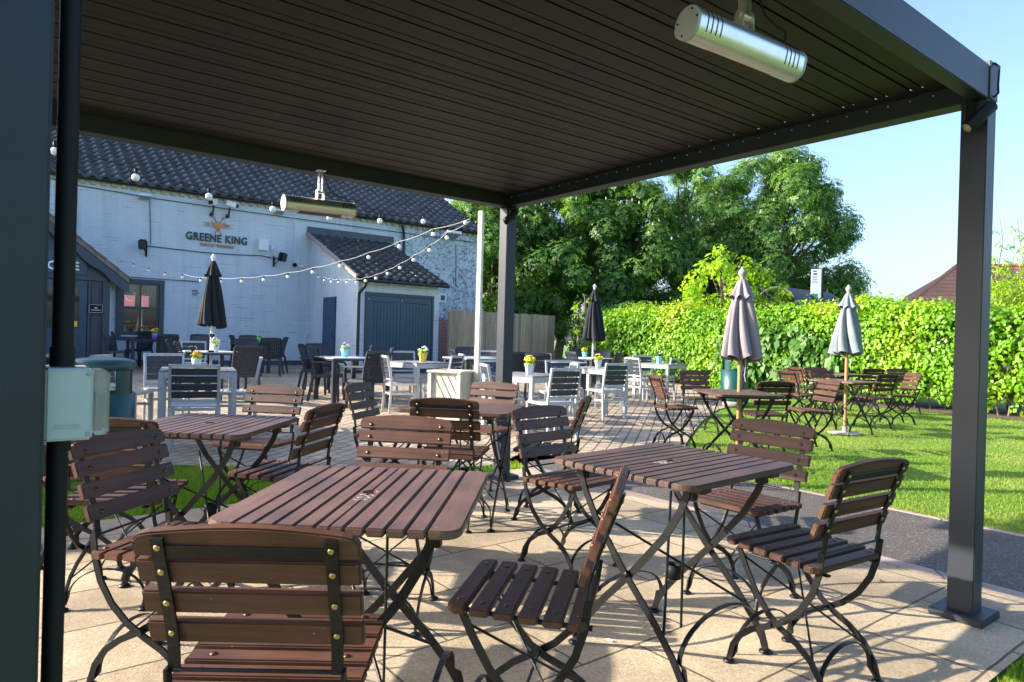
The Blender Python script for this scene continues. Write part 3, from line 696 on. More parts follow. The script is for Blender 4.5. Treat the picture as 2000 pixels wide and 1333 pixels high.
# window
wn = MB()
fw = 0.09
wn.box(wx0-0.07, wx1+0.07, WB-0.05, WB+0.06, wz1-0.02, wz1+0.08)
wn.box(wx0-0.07, wx0+0.05, WB-0.05, WB+0.06, wz0-0.04, wz1-0.02); wn.box(wx1-0.05, wx1+0.07, WB-0.05, WB+0.06, wz0-0.04, wz1-0.02)
mx_ = (wx0+wx1)/2
wo = wn.build('window_frame', M_NAVY, ub, bevel=0.006)
wn = MB(); mz = (wz0+wz1)/2+0.02
wn.box(wx0+0.05, wx1-0.05, WB-0.02, WB+0.05, mz-0.035, mz+0.035); wn.box(wx0+0.05, wx1-0.05, WB-0.01, WB+0.05, wz0, wz0+0.10); wn.box(wx0+0.05, wx1-0.05, WB-0.01, WB+0.05, wz1-0.07, wz1-0.021)
for z0, z1 in ((wz0+0.1, mz-0.035), (mz+0.035, wz1-0.07)):
    for x0, x1 in ((wx0+0.05, wx0+0.11), (mx_-0.025, mx_+0.025), (wx1-0.11, wx1-0.05)): wn.box(x0, x1, WB-0.008, WB+0.045, z0, z1)
wn.build('sash', M_NAVY, wo, bevel=0.004)
MB().box(wx0-0.12, wx1+0.12, WB-0.11, WB-0.001, wz0-0.12, wz0-0.041).build('window_sill', M_NAVY, ub, bevel=0.006)
MB().box(wx0+0.05, wx1-0.05, WB+0.015, WB+0.02, wz0+0.05, wz1-0.05).build('glass', M_GLASS, wo)
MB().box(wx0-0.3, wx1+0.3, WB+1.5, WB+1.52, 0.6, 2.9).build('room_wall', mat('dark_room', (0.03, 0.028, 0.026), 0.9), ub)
cu_ = MB()
for k in range(8):
    x = wx0+0.06+k*0.042; cu_.tube([(x, WB+0.12, mz+0.33), (x, WB+0.12, wz1)], 0.025, 6); 
for k in range(7): x = wx1-0.06-k*0.042; cu_.tube([(x, WB+0.12, mz+0.02), (x, WB+0.12, wz1)], 0.025, 6)
cu_.build('curtain', fabric('teal_curtain', (0.03, 0.10, 0.11), (0.05, 0.15, 0.15)), ub)
cu_ = MB()
for k in range(8): x = wx0+0.06+k*0.042; cu_.tube([(x, WB+0.13, mz-0.03), (x, WB+0.13, mz+0.33)], 0.025, 6)
for k in range(5): x = mx_+0.03+k*0.04; cu_.tube([(x, WB+0.10, mz+0.0), (x, WB+0.10, mz+0.33)], 0.022, 6)
cu_.build('blind', emis('glowing_pink_blind', (0.62, 0.25, 0.30), 0.22), ub)  # blind given a faint glow of its own, though it is no lamp
MB().box(wx0+0.28, wx0+0.34, WB+0.3, WB+0.36, mz+0.12, mz+0.32).build('lamp', emis('warm_lamp', (1.0, 0.55, 0.12), 3.0), ub)
fl = MB()
for k in range(12): a = k*0.5; fl.lathe([(0.0, 0), (0.03, 0.02), (0.0, 0.05)], wx0+0.24+0.02*k*math.cos(a), WB+0.35, 6, Matrix.Translation((0, 0, wz0+0.32+0.01*(k % 4))))
fl.build('indoor_flowers', M_GOLD, ub)
fl = MB(); 
for x in (wx0+0.12, wx1-0.35): fl.box(x-0.05, x+0.26, WB+0.3, WB+0.75, wz0+0.24, wz0+0.26); fl.box(x+.05, x+.09, WB+0.35, WB+0.39, wz0-.1, wz0+0.24); fl.box(x, x+.2, WB+0.5, WB+0.56, wz0-.1, wz0+.17)
fl.build('indoor_table', mat('pale_wood', (0.4, 0.36, 0.28), 0.5), ub)
def downpipe(pts, parent): return MB().tube(pts, 0.042, 10).build('downpipe', M_GUTTER, parent)
q = at_w(783, 445, WB); uq = UW(q.x, q.y)[0]
downpipe([(uq-0.02, WB-0.13, EAV-0.02), (uq, WB-0.13, EAV-0.14), (uq+0.08, WB-0.06, EAV-0.3), (uq+0.1, WB-0.055, EAV-0.42), (uq+0.1, WB-0.055, 3.0)], ub)
MB().box(wx0-0.5, UR, WB-0.02, WB-0.001, 0.12, 0.36).build('plinth', M_LEAD, ub)

# lean-to shed
LU0, LU1 = 7.82, 10.35
sh = thing('lean_to_shed', 'white lean-to outbuilding with blue double doors and a dark tiled roof', 'outbuilding', (*XY(0, 0), 0), TH)
ztop, zeav = 4.22, 2.72
bu0, bu1, bzt = 8.02, 10.16, 2.35
b = MB()
b.prism([(WS+0.2, 0.1), (WB-0.001, 0.1), (WB-0.001, ztop-0.08), (WS+0.2, zeav+0.02)], LU0, LU0+0.2, 'yz')
b.prism([(WS+0.2, 0.1), (WB-0.001, 0.1), (WB-0.001, ztop-0.08), (WS+0.2, zeav+0.02)], LU1-0.2, LU1, 'yz')
b.box(LU0, bu0, WS, WS+0.2, 0.1, zeav-0.02); b.box(bu1, LU1, WS, WS+0.2, 0.1, zeav-0.02); b.box(bu0, bu1, WS, WS+0.2, bzt, zeav-0.02)
b.build('wall', M_BRICK, sh)
sr = pantiles('roof', LU0-0.12, LU1+0.12, WS-0.22, zeav-0.03, WB-WS+0.22, ztop-zeav+0.03, 0.28, 0.30, M_TILE2, sh, amp=0.045, step=0.05, seed=5)
MB().prism([(WS-0.2, zeav-0.1), (WB-0.001, ztop-0.10), (WB-0.001, ztop-0.02), (WS-0.2, zeav-0.05)], LU0-0.1, LU1+0.1, 'yz').build('roof_boards', M_LEAD, sh)
MB().prism([(WS-0.21, zeav-0.06), (WB-0.002, ztop-0.05), (WB-0.002, ztop+0.06), (WS-0.21, zeav+0.04)], LU0-0.17, LU0-0.105, 'yz').build('verge', M_CONC, sh)
MB().box(LU0-0.14, LU1+0.25, WB-0.06, WB-0.001, ztop-0.05, ztop+0.22).build('flashing', M_LEAD, sh, bevel=0.01)
MB().tube([(LU0-0.15, WS-0.27, zeav-0.08), (LU1+0.15, WS-0.27, zeav-0.08)], 0.05, 10).build('gutter', M_GUTTER, sh)
b = MB()
for k in range(5): x = LU0+0.35+k*0.5; b.box(x, x+0.05, WS-0.2, WS-0.001, zeav-0.16, zeav-0.09)
b.build('rafter_end', M_WHITEPAINT, sh)
d = MB()
d.box(bu0, bu1, WS-0.03, WS+0.05, bzt-0.09, bzt); d.box(bu0, bu0+0.07, WS-0.03, WS+0.05, 0.16, bzt-0.09); d.box(bu1-0.07, bu1, WS-0.03, WS+0.05, 0.16, bzt-0.09)
d.build('door_frame', M_NAVY, sh, bevel=0.005)
mu_ = (bu0+bu1)/2
for x0, x1 in ((bu0+0.075, mu_-0.004), (mu_+0.004, bu1-0.075)):
    d = MB(); d.box(x0, x0+0.10, WS-0.012, WS+0.03, 0.17, bzt-0.095); d.box(x1-0.10, x1, WS-0.012, WS+0.03, 0.17, bzt-0.095)
    d.box(x0+0.1, x1-0.1, WS-0.012, WS+0.03, bzt-0.24, bzt-0.095)
    nb = 8; bw_ = (x1-x0-0.2)/nb
    for k in range(nb): d.box(x0+0.1+k*bw_+0.003, x0+0.1+(k+1)*bw_-0.003, WS+0.0, WS+0.03, 0.17, bzt-0.245)
    dd = d.build('garage_door', M_NAVYDOOR, sh, bevel=0.002)
    MB().box(x0+0.01, x0+0.05, WS-0.03, WS-0.013, bzt-0.2, bzt-0.17).build('hinge', M_HEATCAP, dd)
# side door on the lean-to's left wall
y0 = [UW(*at_plane(p, 600, Vector((*XY(LU0, 0), 0)), Vector((*XY(LU0, 20), 0))).xy)[1] for p in (632, 657)]
d = MB(); d.box(LU0-0.02, LU0-0.001, min(y0), max(y0), 0.17, 2.25)
sdoor = d.build('side_door', M_NAVY, sh)
d = MB()
nb = 6; ww = (max(y0)-min(y0)-0.06)/nb
for k in range(nb): d.box(LU0-0.032, LU0-0.021, min(y0)+0.03+k*ww+0.004, min(y0)+0.03+(k+1)*ww-0.004, 0.2, 2.2)
d.build('door_board', M_NAVYDOOR, sdoor, bevel=0.002)
MB().tube([(LU0-0.035, min(y0)+0.12, 1.1), (LU0-0.07, min(y0)+0.12, 1.11), (LU0-0.07, min(y0)+0.12, 1.28), (LU0-0.035, min(y0)+0.12, 1.29)], 0.009, 6).build('handle', M_BLACK, sdoor)
downpipe([(LU0+0.10, WS-0.27, zeav-0.11), (LU0+0.08, WS-0.22, zeav-0.25), (LU0-0.0, WS-0.07, zeav-0.42), (LU0+0.0, WS-0.06, zeav-0.6), (LU0+0.0, WS-0.06, 0.17)], sh)

# porch
WP = 18.7
pu0, pu1 = -1.5, 2.35
pc = thing('porch', 'slate-blue timber porch with scalloped gable boards, door and sign', 'porch', (*XY(0, 0), 0), TH)
ap = (0.42, 4.28); er = (2.72, 2.40); el_ = (-1.88, 2.40)
b = MB(); b.prism([(pu0, 0.15), (pu1, 0.15), (pu1, 2.62), (ap[0], 4.05), (pu0, 2.62)], WP+0.12, WP+0.2, 'xz'); b.box(pu1-0.08, pu1, WP+0.2, WB-0.001, 0.15, 2.6)
b.build('wall', M_NAVY, pc)
b = MB(); b.box(pu1, pu1+0.06, WP+0.3, WB-0.001, 0.15, 2.5); b.build('brick_side', M_BRICK, pc)
for e, nm in ((er, 1), (el_, -1)):
    dx = e[0]-ap[0]; dz = e[1]-ap[1]
    b = MB(); b.prism([ap, e, (e[0], e[1]-0.12), (ap[0], ap[1]-0.13)], WP-0.14, WB-0.001, 'xz'); b.build('roof', mat('porch_tile', (0.16, 0.14, 0.13), 0.8, noise=(8, 0.3)), pc)
    b = MB()
    for k in range(9):
        f = k/9; g = (k+1.12)/9
        b.prism([(ap[0]+dx*f, ap[1]+dz*f+0.02), (ap[0]+dx*g, ap[1]+dz*g+0.045), (ap[0]+dx*g, ap[1]+dz*g+0.005), (ap[0]+dx*f, ap[1]+dz*f)], WP-0.17, WB-0.002, 'xz')
    b.build('roof_tile', M_TILE3 if False else mat('weathered_brown_tile', (0.20, 0.165, 0.14), 0.85, noise=(9, 0.3)), pc)
    b = MB(); N = 28; up = []; lo = []
    for k in range(N+1):
        f = 0.02+0.98*k/N; x = ap[0]+dx*f; z = ap[1]+dz*f-0.14
        up.append((x, z)); lo.append((x, z-0.20-0.07*abs(math.sin(f*4*PI)) if k < N else z-0.20))
    b.prism(up+lo[::-1], WP-0.13, WP-0.09, 'xz'); b.build('bargeboard', M_NAVY, pc, bevel=0.004)
b = MB(); b.tube([(er[0]+0.06, WP-0.12, er[1]-0.06), (er[0]+0.06, WB-0.05, er[1]-0.06)], 0.05, 8); b.build('gutter', M_GUTTER, pc)
downpipe([(er[0]-0.2, WB-0.25, er[1]-0.15), (pu1+0.14, WB-0.2, er[1]-0.35), (pu1+0.14, WB-0.18, 1.5), (pu1+0.14, WB-0.18, 0.2)], pc)
b = MB()
b.box(0.55, 1.86, WP+0.06, WP+0.119, 2.42, 2.98); sgn = b.build('sign_board', M_NAVYDOOR, pc)
qO, qE = at_w(103, 519, WP+0.05), at_w(148, 521, WP+0.05)
for ch, qq in (('O', qO), ('E', qE)):
    uu = UW(qq.x, qq.y)[0]
    text(ch, 0.27, 0.006, 'letter', M_WHITEL, sgn, (uu, WP+0.05, qq.z), (PI/2, 0, 0))
b = MB(); b.box(0.2, 2.3, WP+0.04, WP+0.119, 2.30, 2.40); b.box(2.2, 2.35, WP+0.05, WP+0.119, 0.16, 2.30); b.box(1.9, 1.95, WP+0.05, WP+0.119, 0.16, 2.29)
for z0, z1 in ((0.25, 0.95), (1.05, 2.2)):
    b.box(1.97, 1.99, WP+0.09, WP+0.118, z0, z1); b.box(2.14, 2.16, WP+0.09, WP+0.118, z0, z1)
b.build('door_case', M_NAVY, pc, bevel=0.004)
dr = MB(); dx0, dx1 = 0.55, 1.88
dr.box(dx0, dx1, WP+0.075, WP+0.119, 0.17, 0.32); dr.box(dx0, dx1, WP+0.075, WP+0.119, 1.0, 1.16); dr.box(dx0, dx1, WP+0.075, WP+0.119, 2.14, 2.28)
for x in (dx0, dx1-0.15): dr.box(x, x+0.15, WP+0.0745, WP+0.1185, 0.32, 1.0); dr.box(x, x+0.15, WP+0.0745, WP+0.1185, 1.16, 2.14)
dr.box(dx0+0.15, dx1-0.15, WP+0.095, WP+0.1185, 0.32, 1.0)
dro = dr.build('door', M_NAVYDOOR, pc, bevel=0.004)
MB().box(dx0+0.15, dx1-0.15, WP+0.1, WP+0.1187, 1.16, 2.14).build('glass', glass('dark_door_glass'), dro)
MB().box(1.60, 1.70, WP+0.092, WP+0.0985, 1.2, 1.33).build('sticker', M_GOLD, dro)
b = MB(); b.box(1.90, 2.22, WP+0.02, WP+0.049, 1.53, 1.75); pl = b.build('plaque', M_BLACK, pc, bevel=0.004)
b = MB(); 
for (x0, x1, z0, z1) in ((1.92, 2.20, 1.545, 1.55), (1.92, 2.20, 1.73, 1.735), (1.92, 1.925, 1.55, 1.73), (2.195, 2.2, 1.55, 1.73), (1.96, 2.16, 1.60, 1.61), (2.03, 2.05, 1.65, 1.67), (2.065, 2.085, 1.65, 1.67), (2.05, 2.065, 1.64, 1.655)): b.box(x0, x1, WP+0.016, WP+0.0195, z0, z1)
b.build('plaque_marking', M_WHITEL, pl)

# sign and fittings on the wall
def onwall(px, py, w_=WB):
    p = at_w(px, py, w_); u, ww_ = UW(p.x, p.y); return u, p.z
us, zs = onwall(423, 468)
sg = thing('wall_sign', 'raised dark lettering and copper crown emblem on the white wall', 'sign', (*XY(us, WB), zs), TH)
uL, zL = onwall(362, 461); uR_, zR = onwall(483, 473)
def fit_text(body, px0, py0, px1, py1, size, material, name, sp=1.0):
    a, za = onwall(px0, py0); c, zc = onwall(px1, py1)
    o = text(body, size, 0.012, name, material, sg, ((a+c)/2-us, -0.03, (za+zc)/2-zs), (PI/2, 0, 0), sp)
    wd = max(v.co.x for v in o.data.vertices)-min(v.co.x for v in o.data.vertices)
    k = (c-a)/wd
    for v in o.data.vertices: v.co.x *= k
    return o
fit_text('GREENE KING', 363, 461, 482, 473, 0.30, M_LETTER, 'lettering', 1.1)
fit_text('BURY ST EDMUNDS', 391, 478, 456, 483.5, 0.12, M_COPPER, 'small_lettering', 1.1)
fit_text('17', 400.5, 438.5, 409, 439, 0.11, M_COPPER, 'numeral'); fit_text('99', 439, 442.5, 447.5, 443.5, 0.11, M_COPPER, 'numeral')
ue, ze = onwall(426, 441)
e = MB(); ex, ez = ue-us, ze-zs
e.prism([(ex-.14, ez+.06), (ex-.12, ez-.05), (ex-.06, ez-.09), (ex+.06, ez-.09), (ex+.12, ez-.05), (ex+.14, ez+.06), (ex+.08, ez+.03), (ex+.05, ez+.12), (ex, ez+.05), (ex-.05, ez+.12), (ex-.08, ez+.03)], -0.05, -0.012, 'xz')
for sx in (-1, 1):
    e.tube([(ex+sx*.05, -.03, ez-.05), (ex-sx*.13, -.03, ez+.22)], 0.012, 6); e.prism([(ex-sx*.11, ez+.17), (ex-sx*.17, ez+.21), (ex-sx*.15, ez+.27), (ex-sx*.09, ez+.22)], -.04, -.02, 'xz')
    e.tube([(ex-sx*.02, -.03, ez-.08), (ex+sx*.10, -.03, ez-.24)], 0.012, 6); e.tube([(ex+sx*.14, -.03, ez+.05), (ex+sx*.19, -.03, ez+.11)], 0.009, 6)
    e.box(min(ex+sx*.15, ex+sx*.42), max(ex+sx*.15, ex+sx*.42), -.03, -.018, ez+.045, ez+.055); e.box(min(ex+sx*.15, ex+sx*.42), max(ex+sx*.15, ex+sx*.42), -.03, -.018, ez-.055, ez-.045)
e.build('emblem', M_COPPER, sg, bevel=0.003)
def cctv(label, px, py, yaw):
    u, z = onwall(px, py); t = thing('cctv_camera', label, 'camera', (*XY(u, WB-0.02), z), TH, 'cameras above the wall sign')
    Mx = Matrix.Translation((0, -0.24, 0.12)) @ Matrix.Rotation(yaw, 4, 'Z') @ Matrix.Rotation(R(14), 4, 'X')
    MB().box(-0.075, 0.075, -0.20, 0.10, 0.0, 0.14, Mx).build('housing', M_WHITEPAINT, t, bevel=0.012)
    MB().box(-0.09, 0.09, -0.23, 0.10, 0.141, 0.155, Mx).build('sunshield', M_WHITEPAINT, t, bevel=0.004)
    MB().box(-0.06, 0.06, -0.205, -0.2005, 0.02, 0.12, Mx).build('lens', M_BLACK, t)
    MB().tube([(0, 0.0, -0.12), (0, -0.1, -0.10), (0, -0.16, -0.02), (0, -0.22, 0.10)], 0.028, 8).lathe([(0.06, 0), (0.06, 0.03)], n=12, M=Matrix.Translation((0, 0.02, -0.12)) @ Matrix.Rotation(PI/2, 4, 'X')).build('bracket', M_LEAD, t)
cctv('white boxy camera above the sign, left one pointing down left', 413, 411, R(-38)); cctv('white boxy camera above the sign, right one pointing right', 444, 415, R(48))
def speaker(label, px, py, yaw, bx):
    u, z = onwall(px, py); t = thing('loudspeaker', label, 'speaker', (*XY(u, WB-0.02), z), TH, 'speakers on the wall')
    Mx = Matrix.Translation((0, -0.28, 0)) @ Matrix.Rotation(yaw, 4, 'Z') @ Matrix.Rotation(R(12), 4, 'X')
    MB().box(-0.10, 0.10, -0.09, 0.09, -0.13, 0.13, Mx).build('cabinet', M_BLACK, t, bevel=0.03)
    MB().box(-0.085, 0.085, -0.096, -0.0905, -0.11, 0.11, Mx).build('speaker_grille', M_GREYSLAT, t)
    MB().tube([(0, -0.2, 0), (bx, -0.04, -0.06)], 0.016, 8).box(bx-0.02, bx+0.02, -0.02, 0.018, -0.28, 0.03).tube([(bx, -0.02, -0.24), (bx*.4, -0.14, -0.08)], 0.012, 6).build('bracket', M_BLACK, t)
speaker('black speaker on the wall left of the sign', 275, 480, R(-20), 0.13); speaker('black speaker on the wall right of the sign', 545, 504, R(25), -0.16)
def flood(label, px, py, s_=1.0):
    u, z = onwall(px, py); t = thing('floodlight', label, 'light', (*XY(u, WB-0.02), z), TH, 'floodlights under the eaves')
    Mx = Matrix.Translation((0, -0.2*s_, 0)) @ Matrix.Rotation(R(-18), 4, 'X') @ Matrix.Scale(s_, 4)
    MB().box(-0.15, 0.15, -0.13, 0.13, -0.03, 0.02, Mx).build('housing', M_WHITEPAINT, t, bevel=0.008)
    MB().box(-0.13, 0.13, -0.11, 0.11, -0.036, -0.031, Mx).build('lamp_glass', M_HEATCAP, t)
    MB().box(-0.04, 0.04, -0.1, 0.018, 0.02, 0.07).build('bracket', M_WHITEPAINT, t)
flood('flat white floodlight high on the wall near the porch', 279, 387); flood('flat white floodlight between camera and far heater', 540, 416); flood('tilted glass floodlight on the ivy-marked end of the wall', 869, 461, 1.9)
def wallbox(name, label, cat, px0, py0, px1, py1, dep, material, w_=WB, extra=None):
    u0, z1 = onwall(px0, (py0), w_); u1, z0 = onwall(px1, py1, w_)
    t = thing(name, label, cat, (*XY((u0+u1)/2, w_-0.001), (z0+z1)/2), TH); a, c = (u1-u0)/2, (z1-z0)/2
    MB().box(-a, a, -dep, -0.001, -c, c).build('box', material, t, bevel=0.006)
    if extra: extra(t, a, c)
    return t
wallbox('cabinet', 'white square cabinet on the wall right of the lettering', 'box', 503, 467, 521, 491, 0.16, M_WHITEPAINT,
        extra=lambda t, a, c: MB().box(a+0.1, a+0.18, -0.06, -0.002, -0.10, 0.02).tube([(a+.14, -.02, -.1), (a+.13, -.02, -.25), (0, -.02, -.42), (-.1, -.02, -.3)], 0.012, 6).build('socket', M_WHITEPAINT, t))
wallbox('junction_box', 'small white junction box left of the lean-to roof', 'box', 581, 518, 592, 524, 0.06, M_WHITEPAINT,
        extra=lambda t, a, c: MB().lathe([(0.06, 0), (0.05, 0.1), (0.0, 0.13)], n=10, M=Matrix.Translation((-a-0.1, -0.01, 0.03)) @ Matrix.Rotation(PI/2, 4, 'X')).build('sensor', M_BLACK, t))
wallbox('notice', 'pale blue notice plate low on the wall beside the black parasol', 'notice', 373, 564, 394, 580, 0.012, M_PAPER,
        extra=lambda t, a, c: [MB().box(-a*.8, a*(.2+.15*(k % 3)), -0.015, -0.0125, c*(.6-.4*k)-.012, c*(.6-.4*k)+.012).build('print_line', M_GREYSLAT, t) for k in range(4)])
wallbox('air_vent', 'white framed vent on the bare-brick end of the wall', 'vent', 856, 573, 870, 592, 0.06, M_WHITEPAINT,
        extra=lambda t, a, c: MB().box(-a*.55, a*.55, -0.066, -0.061, -c*.5, c*.55).build('vent_grille', M_LEAD, t))
def cable(name, label, pts, r, material):
    b = MB().tube(pts, r, 6); o = b.build(name, material); tag(o, label, 'cable'); return o
def wcable(label, pp, r=0.010, material=None, off=0.03):
    pts = []
    for px, py in pp:
        u, z = onwall(px, py); pts.append(Vector((*XY(u, WB-off), z)))
    return cable('wall_cable', label, pts, r, material or M_LEAD)
wcable('long dark cable running under the eaves of the white wall', [(60, 339), (150, 362), (300, 388), (480, 414), (640, 436), (800, 457), (925, 474)], 0.011)
wcable('thin cable dropping from eaves to the left speaker', [(292, 380), (293, 430), (294, 478)], 0.011)
wcable('slack cable between the two wall speakers', [(288, 481), (340, 487), (400, 494), (460, 498), (510, 500), (532, 505)], 0.013)
wcable('thin pale cable dropping beside the lean-to roof', [(545, 421), (572, 426), (576, 440), (575, 490), (573, 515)], 0.010, M_WHITEPAINT)
wcable('cable under the porch gutter above the window', [(245, 541), (300, 545), (360, 549), (388, 551)], 0.010)
wcable('vertical crack-like cable on the ivy-marked wall', [(889, 478), (890, 520), (889, 560)], 0.012)
cp = [onwall(611, 607), onwall(611, 640), onwall(606, 650), onwall(597, 655), onwall(594, 700)]
cable('wall_pipe', 'thin pale pipe on the wall beside the lean-to side door', [(*XY(u-0.05, WB-0.04), z) for u, z in cp], 0.016, M_WHITEPAINT)

# ------------------------------------------------------------------ fence
WF = 16.4
fn = thing('timber_fence', 'tall weathered close-board timber fence behind the grey furniture', 'fence', (*XY(0, 0), 0), TH)
V = []; Fc = []; var = []; x = 10.45; rg = random.Random(3)
b = MB()
while x < 14.35:
    wd = 0.10; h = 1.92+rg.uniform(-0.012, 0.012); y = WF+rg.uniform(-0.006, 0.004)
    k = len(b.f); b.box(x, x+wd-0.004, y-0.012, y+0.008, 0.12, h+0.05); var += [rg.random()]*(len(b.f)-k); x += wd
fo = b.build('board', M_FENCE, fn, normals=False); a = fo.data.attributes.new('var', 'FLOAT', 'FACE'); a.data.foreach_set('value', var)
MB().box(10.45, 14.35, WF+0.01, WF+0.06, 1.5, 1.58).box(10.45, 14.35, WF+0.01, WF+0.06, 0.5, 0.58).build('rail', M_FENCE, fn)
for x in (10.5, 12.4, 14.2): MB().box(x, x+0.1, WF+0.061, WF+0.16, 0.1, 1.9).build('fence_post', M_FENCE, fn)
#OBJECTS
# ------------------------------------------------------------------ leaf clouds
def leafcloud(name, P, N, size, k, material, parent=None, kind=None, droop=0.5, aspect=0.38, seed=0, var=None):
    """k leaflets round each point P, spread in the plane across N"""
    rg = np.random.RandomState(seed); n = len(P)
    N = N/np.maximum(np.linalg.norm(N, axis=1, keepdims=True), 1e-6)
    A = rg.randn(n, 3); A -= N*np.sum(A*N, 1, keepdims=True); A /= np.linalg.norm(A, axis=1, keepdims=True)
    B = np.cross(N, A); sz = size*(0.7+0.6*rg.rand(n, 1)); Vs = []
    for j in range(k):
        a = 2*PI*j/k if k > 1 else 0
        D = A*math.cos(a)+B*math.sin(a); S = np.cross(N, D)
        D = D*1.0+np.array([0, 0, -droop]); D += rg.randn(n, 3)*0.12
        base = P+D*sz*0.06; mid = P+D*sz*0.55+N*sz*0.06; tip = P+D*sz+np.array([0, 0, -droop*0.25])*sz
        Vs.append(np.stack([base, mid+S*sz*aspect*0.5, tip, mid-S*sz*aspect*0.5], 1))
    V = np.stack(Vs, 1).reshape(-1, 3); F_ = np.arange(len(V)).reshape(-1, 4)
    v = rg.rand(n) if var is None else np.clip(var+0.25*(rg.rand(n)-0.5), 0, 1)
    return npmesh(name, V, F_, material, parent, var=np.repeat(v, k), kind=kind)
def fib(n, rg):
    v = rg.randn(n, 3); return v/np.linalg.norm(v, axis=1, keepdims=True)
def crown_points(blobs, per, rg, zflat=0.85, shell=(0.30, 1.05), up=0.5):
    Ps, Ns = [], []
    for (x, y, z, r) in blobs:
        n = int(per*r*r); d = fib(n, rg); rad = r*(shell[0]+(shell[1]-shell[0])*rg.rand(n, 1)**0.6)
        Ps.append(np.array([x, y, z])+d*rad*np.array([1, 1, zflat])); Ns.append(d+np.array([0, 0, up]))
    return np.concatenate(Ps), np.concatenate(Ns)
def limb(b, p0, p1, r0, r1, rg, n=5, wob=0.12):
    pts = []; L = (Vector(p1)-Vector(p0)).length
    for i in range(n+1):
        f = i/n; p = Vector(p0).lerp(Vector(p1), f)
        if 0 < i < n: p += Vector((rg.randn(), rg.randn(), rg.randn()*.4))*wob*L*0.12
        pts.append(p)
    b.tube(pts, [r0+(r1-r0)*i/n for i in range(n+1)], 8)
    return pts
def tree(name, label, x, y, zb, H, rx, ry, seed, leaf=0.135, per=330, nb=120, k=4, material=None, blossom=170, base=0.16, cat='tree', group=None, peak=1.0, sparse=1.0, trunk=0.24):
    rg = np.random.RandomState(seed); t = thing(name, label, cat, (x, y, zb), 0, group)
    blobs = []; z0 = H*base
    for i in range(nb):
        a = rg.rand()*2*PI; zz = rg.rand()**0.85; f = 1-abs(2*zz-0.75)**2.2/ (1.25**2.2) if zz > 0.375 else 1-0.35*((0.375-zz)/0.375)**2
        f = max(0.12, f)**0.6
        q = math.sqrt(rg.rand())*0.35+0.62 if rg.rand() < 0.75 else rg.rand()*0.6
        r = (0.16+0.10*rg.rand())*(rx+ry)/2*(0.8+0.35*f)
        blobs.append((math.cos(a)*rx*f*q, math.sin(a)*ry*f*q, z0+(H-z0-r)*zz, r))
    P, N = crown_points(blobs, per*sparse, rg)
    leafcloud('crown', P, N, leaf, k, material or M_CHEST, t, seed=seed, droop=0.15, aspect=0.62)
    b = MB(); top = (0, 0, H*0.72)
    limb(b, (0, 0, -0.1), top, trunk, 0.05, rg, 7, 0.3)
    for bl in blobs[::3]:
        zz = max(H*0.12, bl[2]*0.55); limb(b, (0, 0, zz), (bl[0]*0.92, bl[1]*0.92, bl[2]), trunk*0.32, 0.02, rg, 4)
    b.build('trunk', M_BARK, t, normals=False)
    if blossom:
        c = MB(); n = 0
        for i in rg.permutation(len(P))[:blossom*6]:
            if N[i][2] > 0.15 and n < blossom:
                p = P[i]+N[i]*0.1; c.lathe([(0.0, 0.0), (0.040, 0.03), (0.030, 0.10), (0.0, 0.18)], p[0], p[1], 5, Matrix.Translation((0, 0, p[2])), smooth=False); n += 1
        c.build('blossom', M_BLOSSOM, t, normals=False)['kind'] = 'stuff'
    return t
TG = 'horse chestnuts in a row beyond the fence and hedge'
tree('chestnut_tree', 'leftmost chestnut, peeping over the building roof corner', -1.0, 33, 0.2, 9.0, 3.6, 3.6, 11, group=TG)
tree('chestnut_tree', 'dark chestnut directly behind the pergola middle post', 2.2, 33, 0.2, 9.6, 3.6, 3.5, 12, group=TG)
tree('chestnut_tree', 'chestnut in the row above the right end of the timber fence', 5.4, 33.5, 0.2, 10.0, 3.4, 3.5, 13, group=TG)
tree('chestnut_tree', 'thinner chestnut with sky showing through, behind the black lawn-side parasol', 8.4, 34, 0.2, 10.8, 3.1, 3.2, 14, group=TG, sparse=0.8, nb=75)
tree('chestnut_tree', 'tallest and rightmost chestnut, rising above the bus shelter', 13.2, 34.5, 0.2, 11.5, 3.75, 3.8, 15, group=TG, base=0.10, sparse=0.9, nb=125, trunk=0.3)
tree('chestnut_tree', 'middle chestnut between the tallest tree and the thin one', 10.6, 36.5, 0.2, 10.3, 2.7, 3.0, 16, group=TG, sparse=0.8, nb=80)
tree('shrub', 'dark green bushy shrub above the hedge right of the far black parasol', 4.2, 24.2, 0.1, 2.9, 1.5, 1.2, 21, leaf=0.16, per=260, nb=22, k=3, material=M_CHEST, blossom=0, base=0.2, cat='shrub', trunk=0.06)
tree('sapling', 'loose bright yellow-green young tree rising behind the mauve parasol', 6.35, 20.5, 0.1, 4.15, 1.35, 1.2, 22, leaf=0.15, per=230, nb=60, k=2, material=M_SAPL, blossom=0, base=0.2, trunk=0.05)
tree('sapling', 'lower bright leafy sapling right of the mauve parasol top', 7.6, 20.3, 0.1, 3.4, 0.95, 0.9, 23, leaf=0.14, per=260, nb=40, k=2, material=M_SAPL, blossom=0, base=0.2, trunk=0.04)
tree('ivy_bush', 'dark ivy column at the right end of the timber fence', 2.02, 20.4, 0.1, 2.05, 0.50, 0.5, 24, leaf=0.10, per=900, nb=26, k=2, material=M_DARKL, blossom=0, base=0.02, cat='bush', trunk=0.04)
tree('sapling', 'small yellow-green shoot growing out of the ivy column', 2.15, 20.3, 1.3, 1.45, 0.33, 0.33, 25, leaf=0.09, per=800, nb=12, k=2, material=M_SAPL, blossom=0, base=0.1, trunk=0.02)
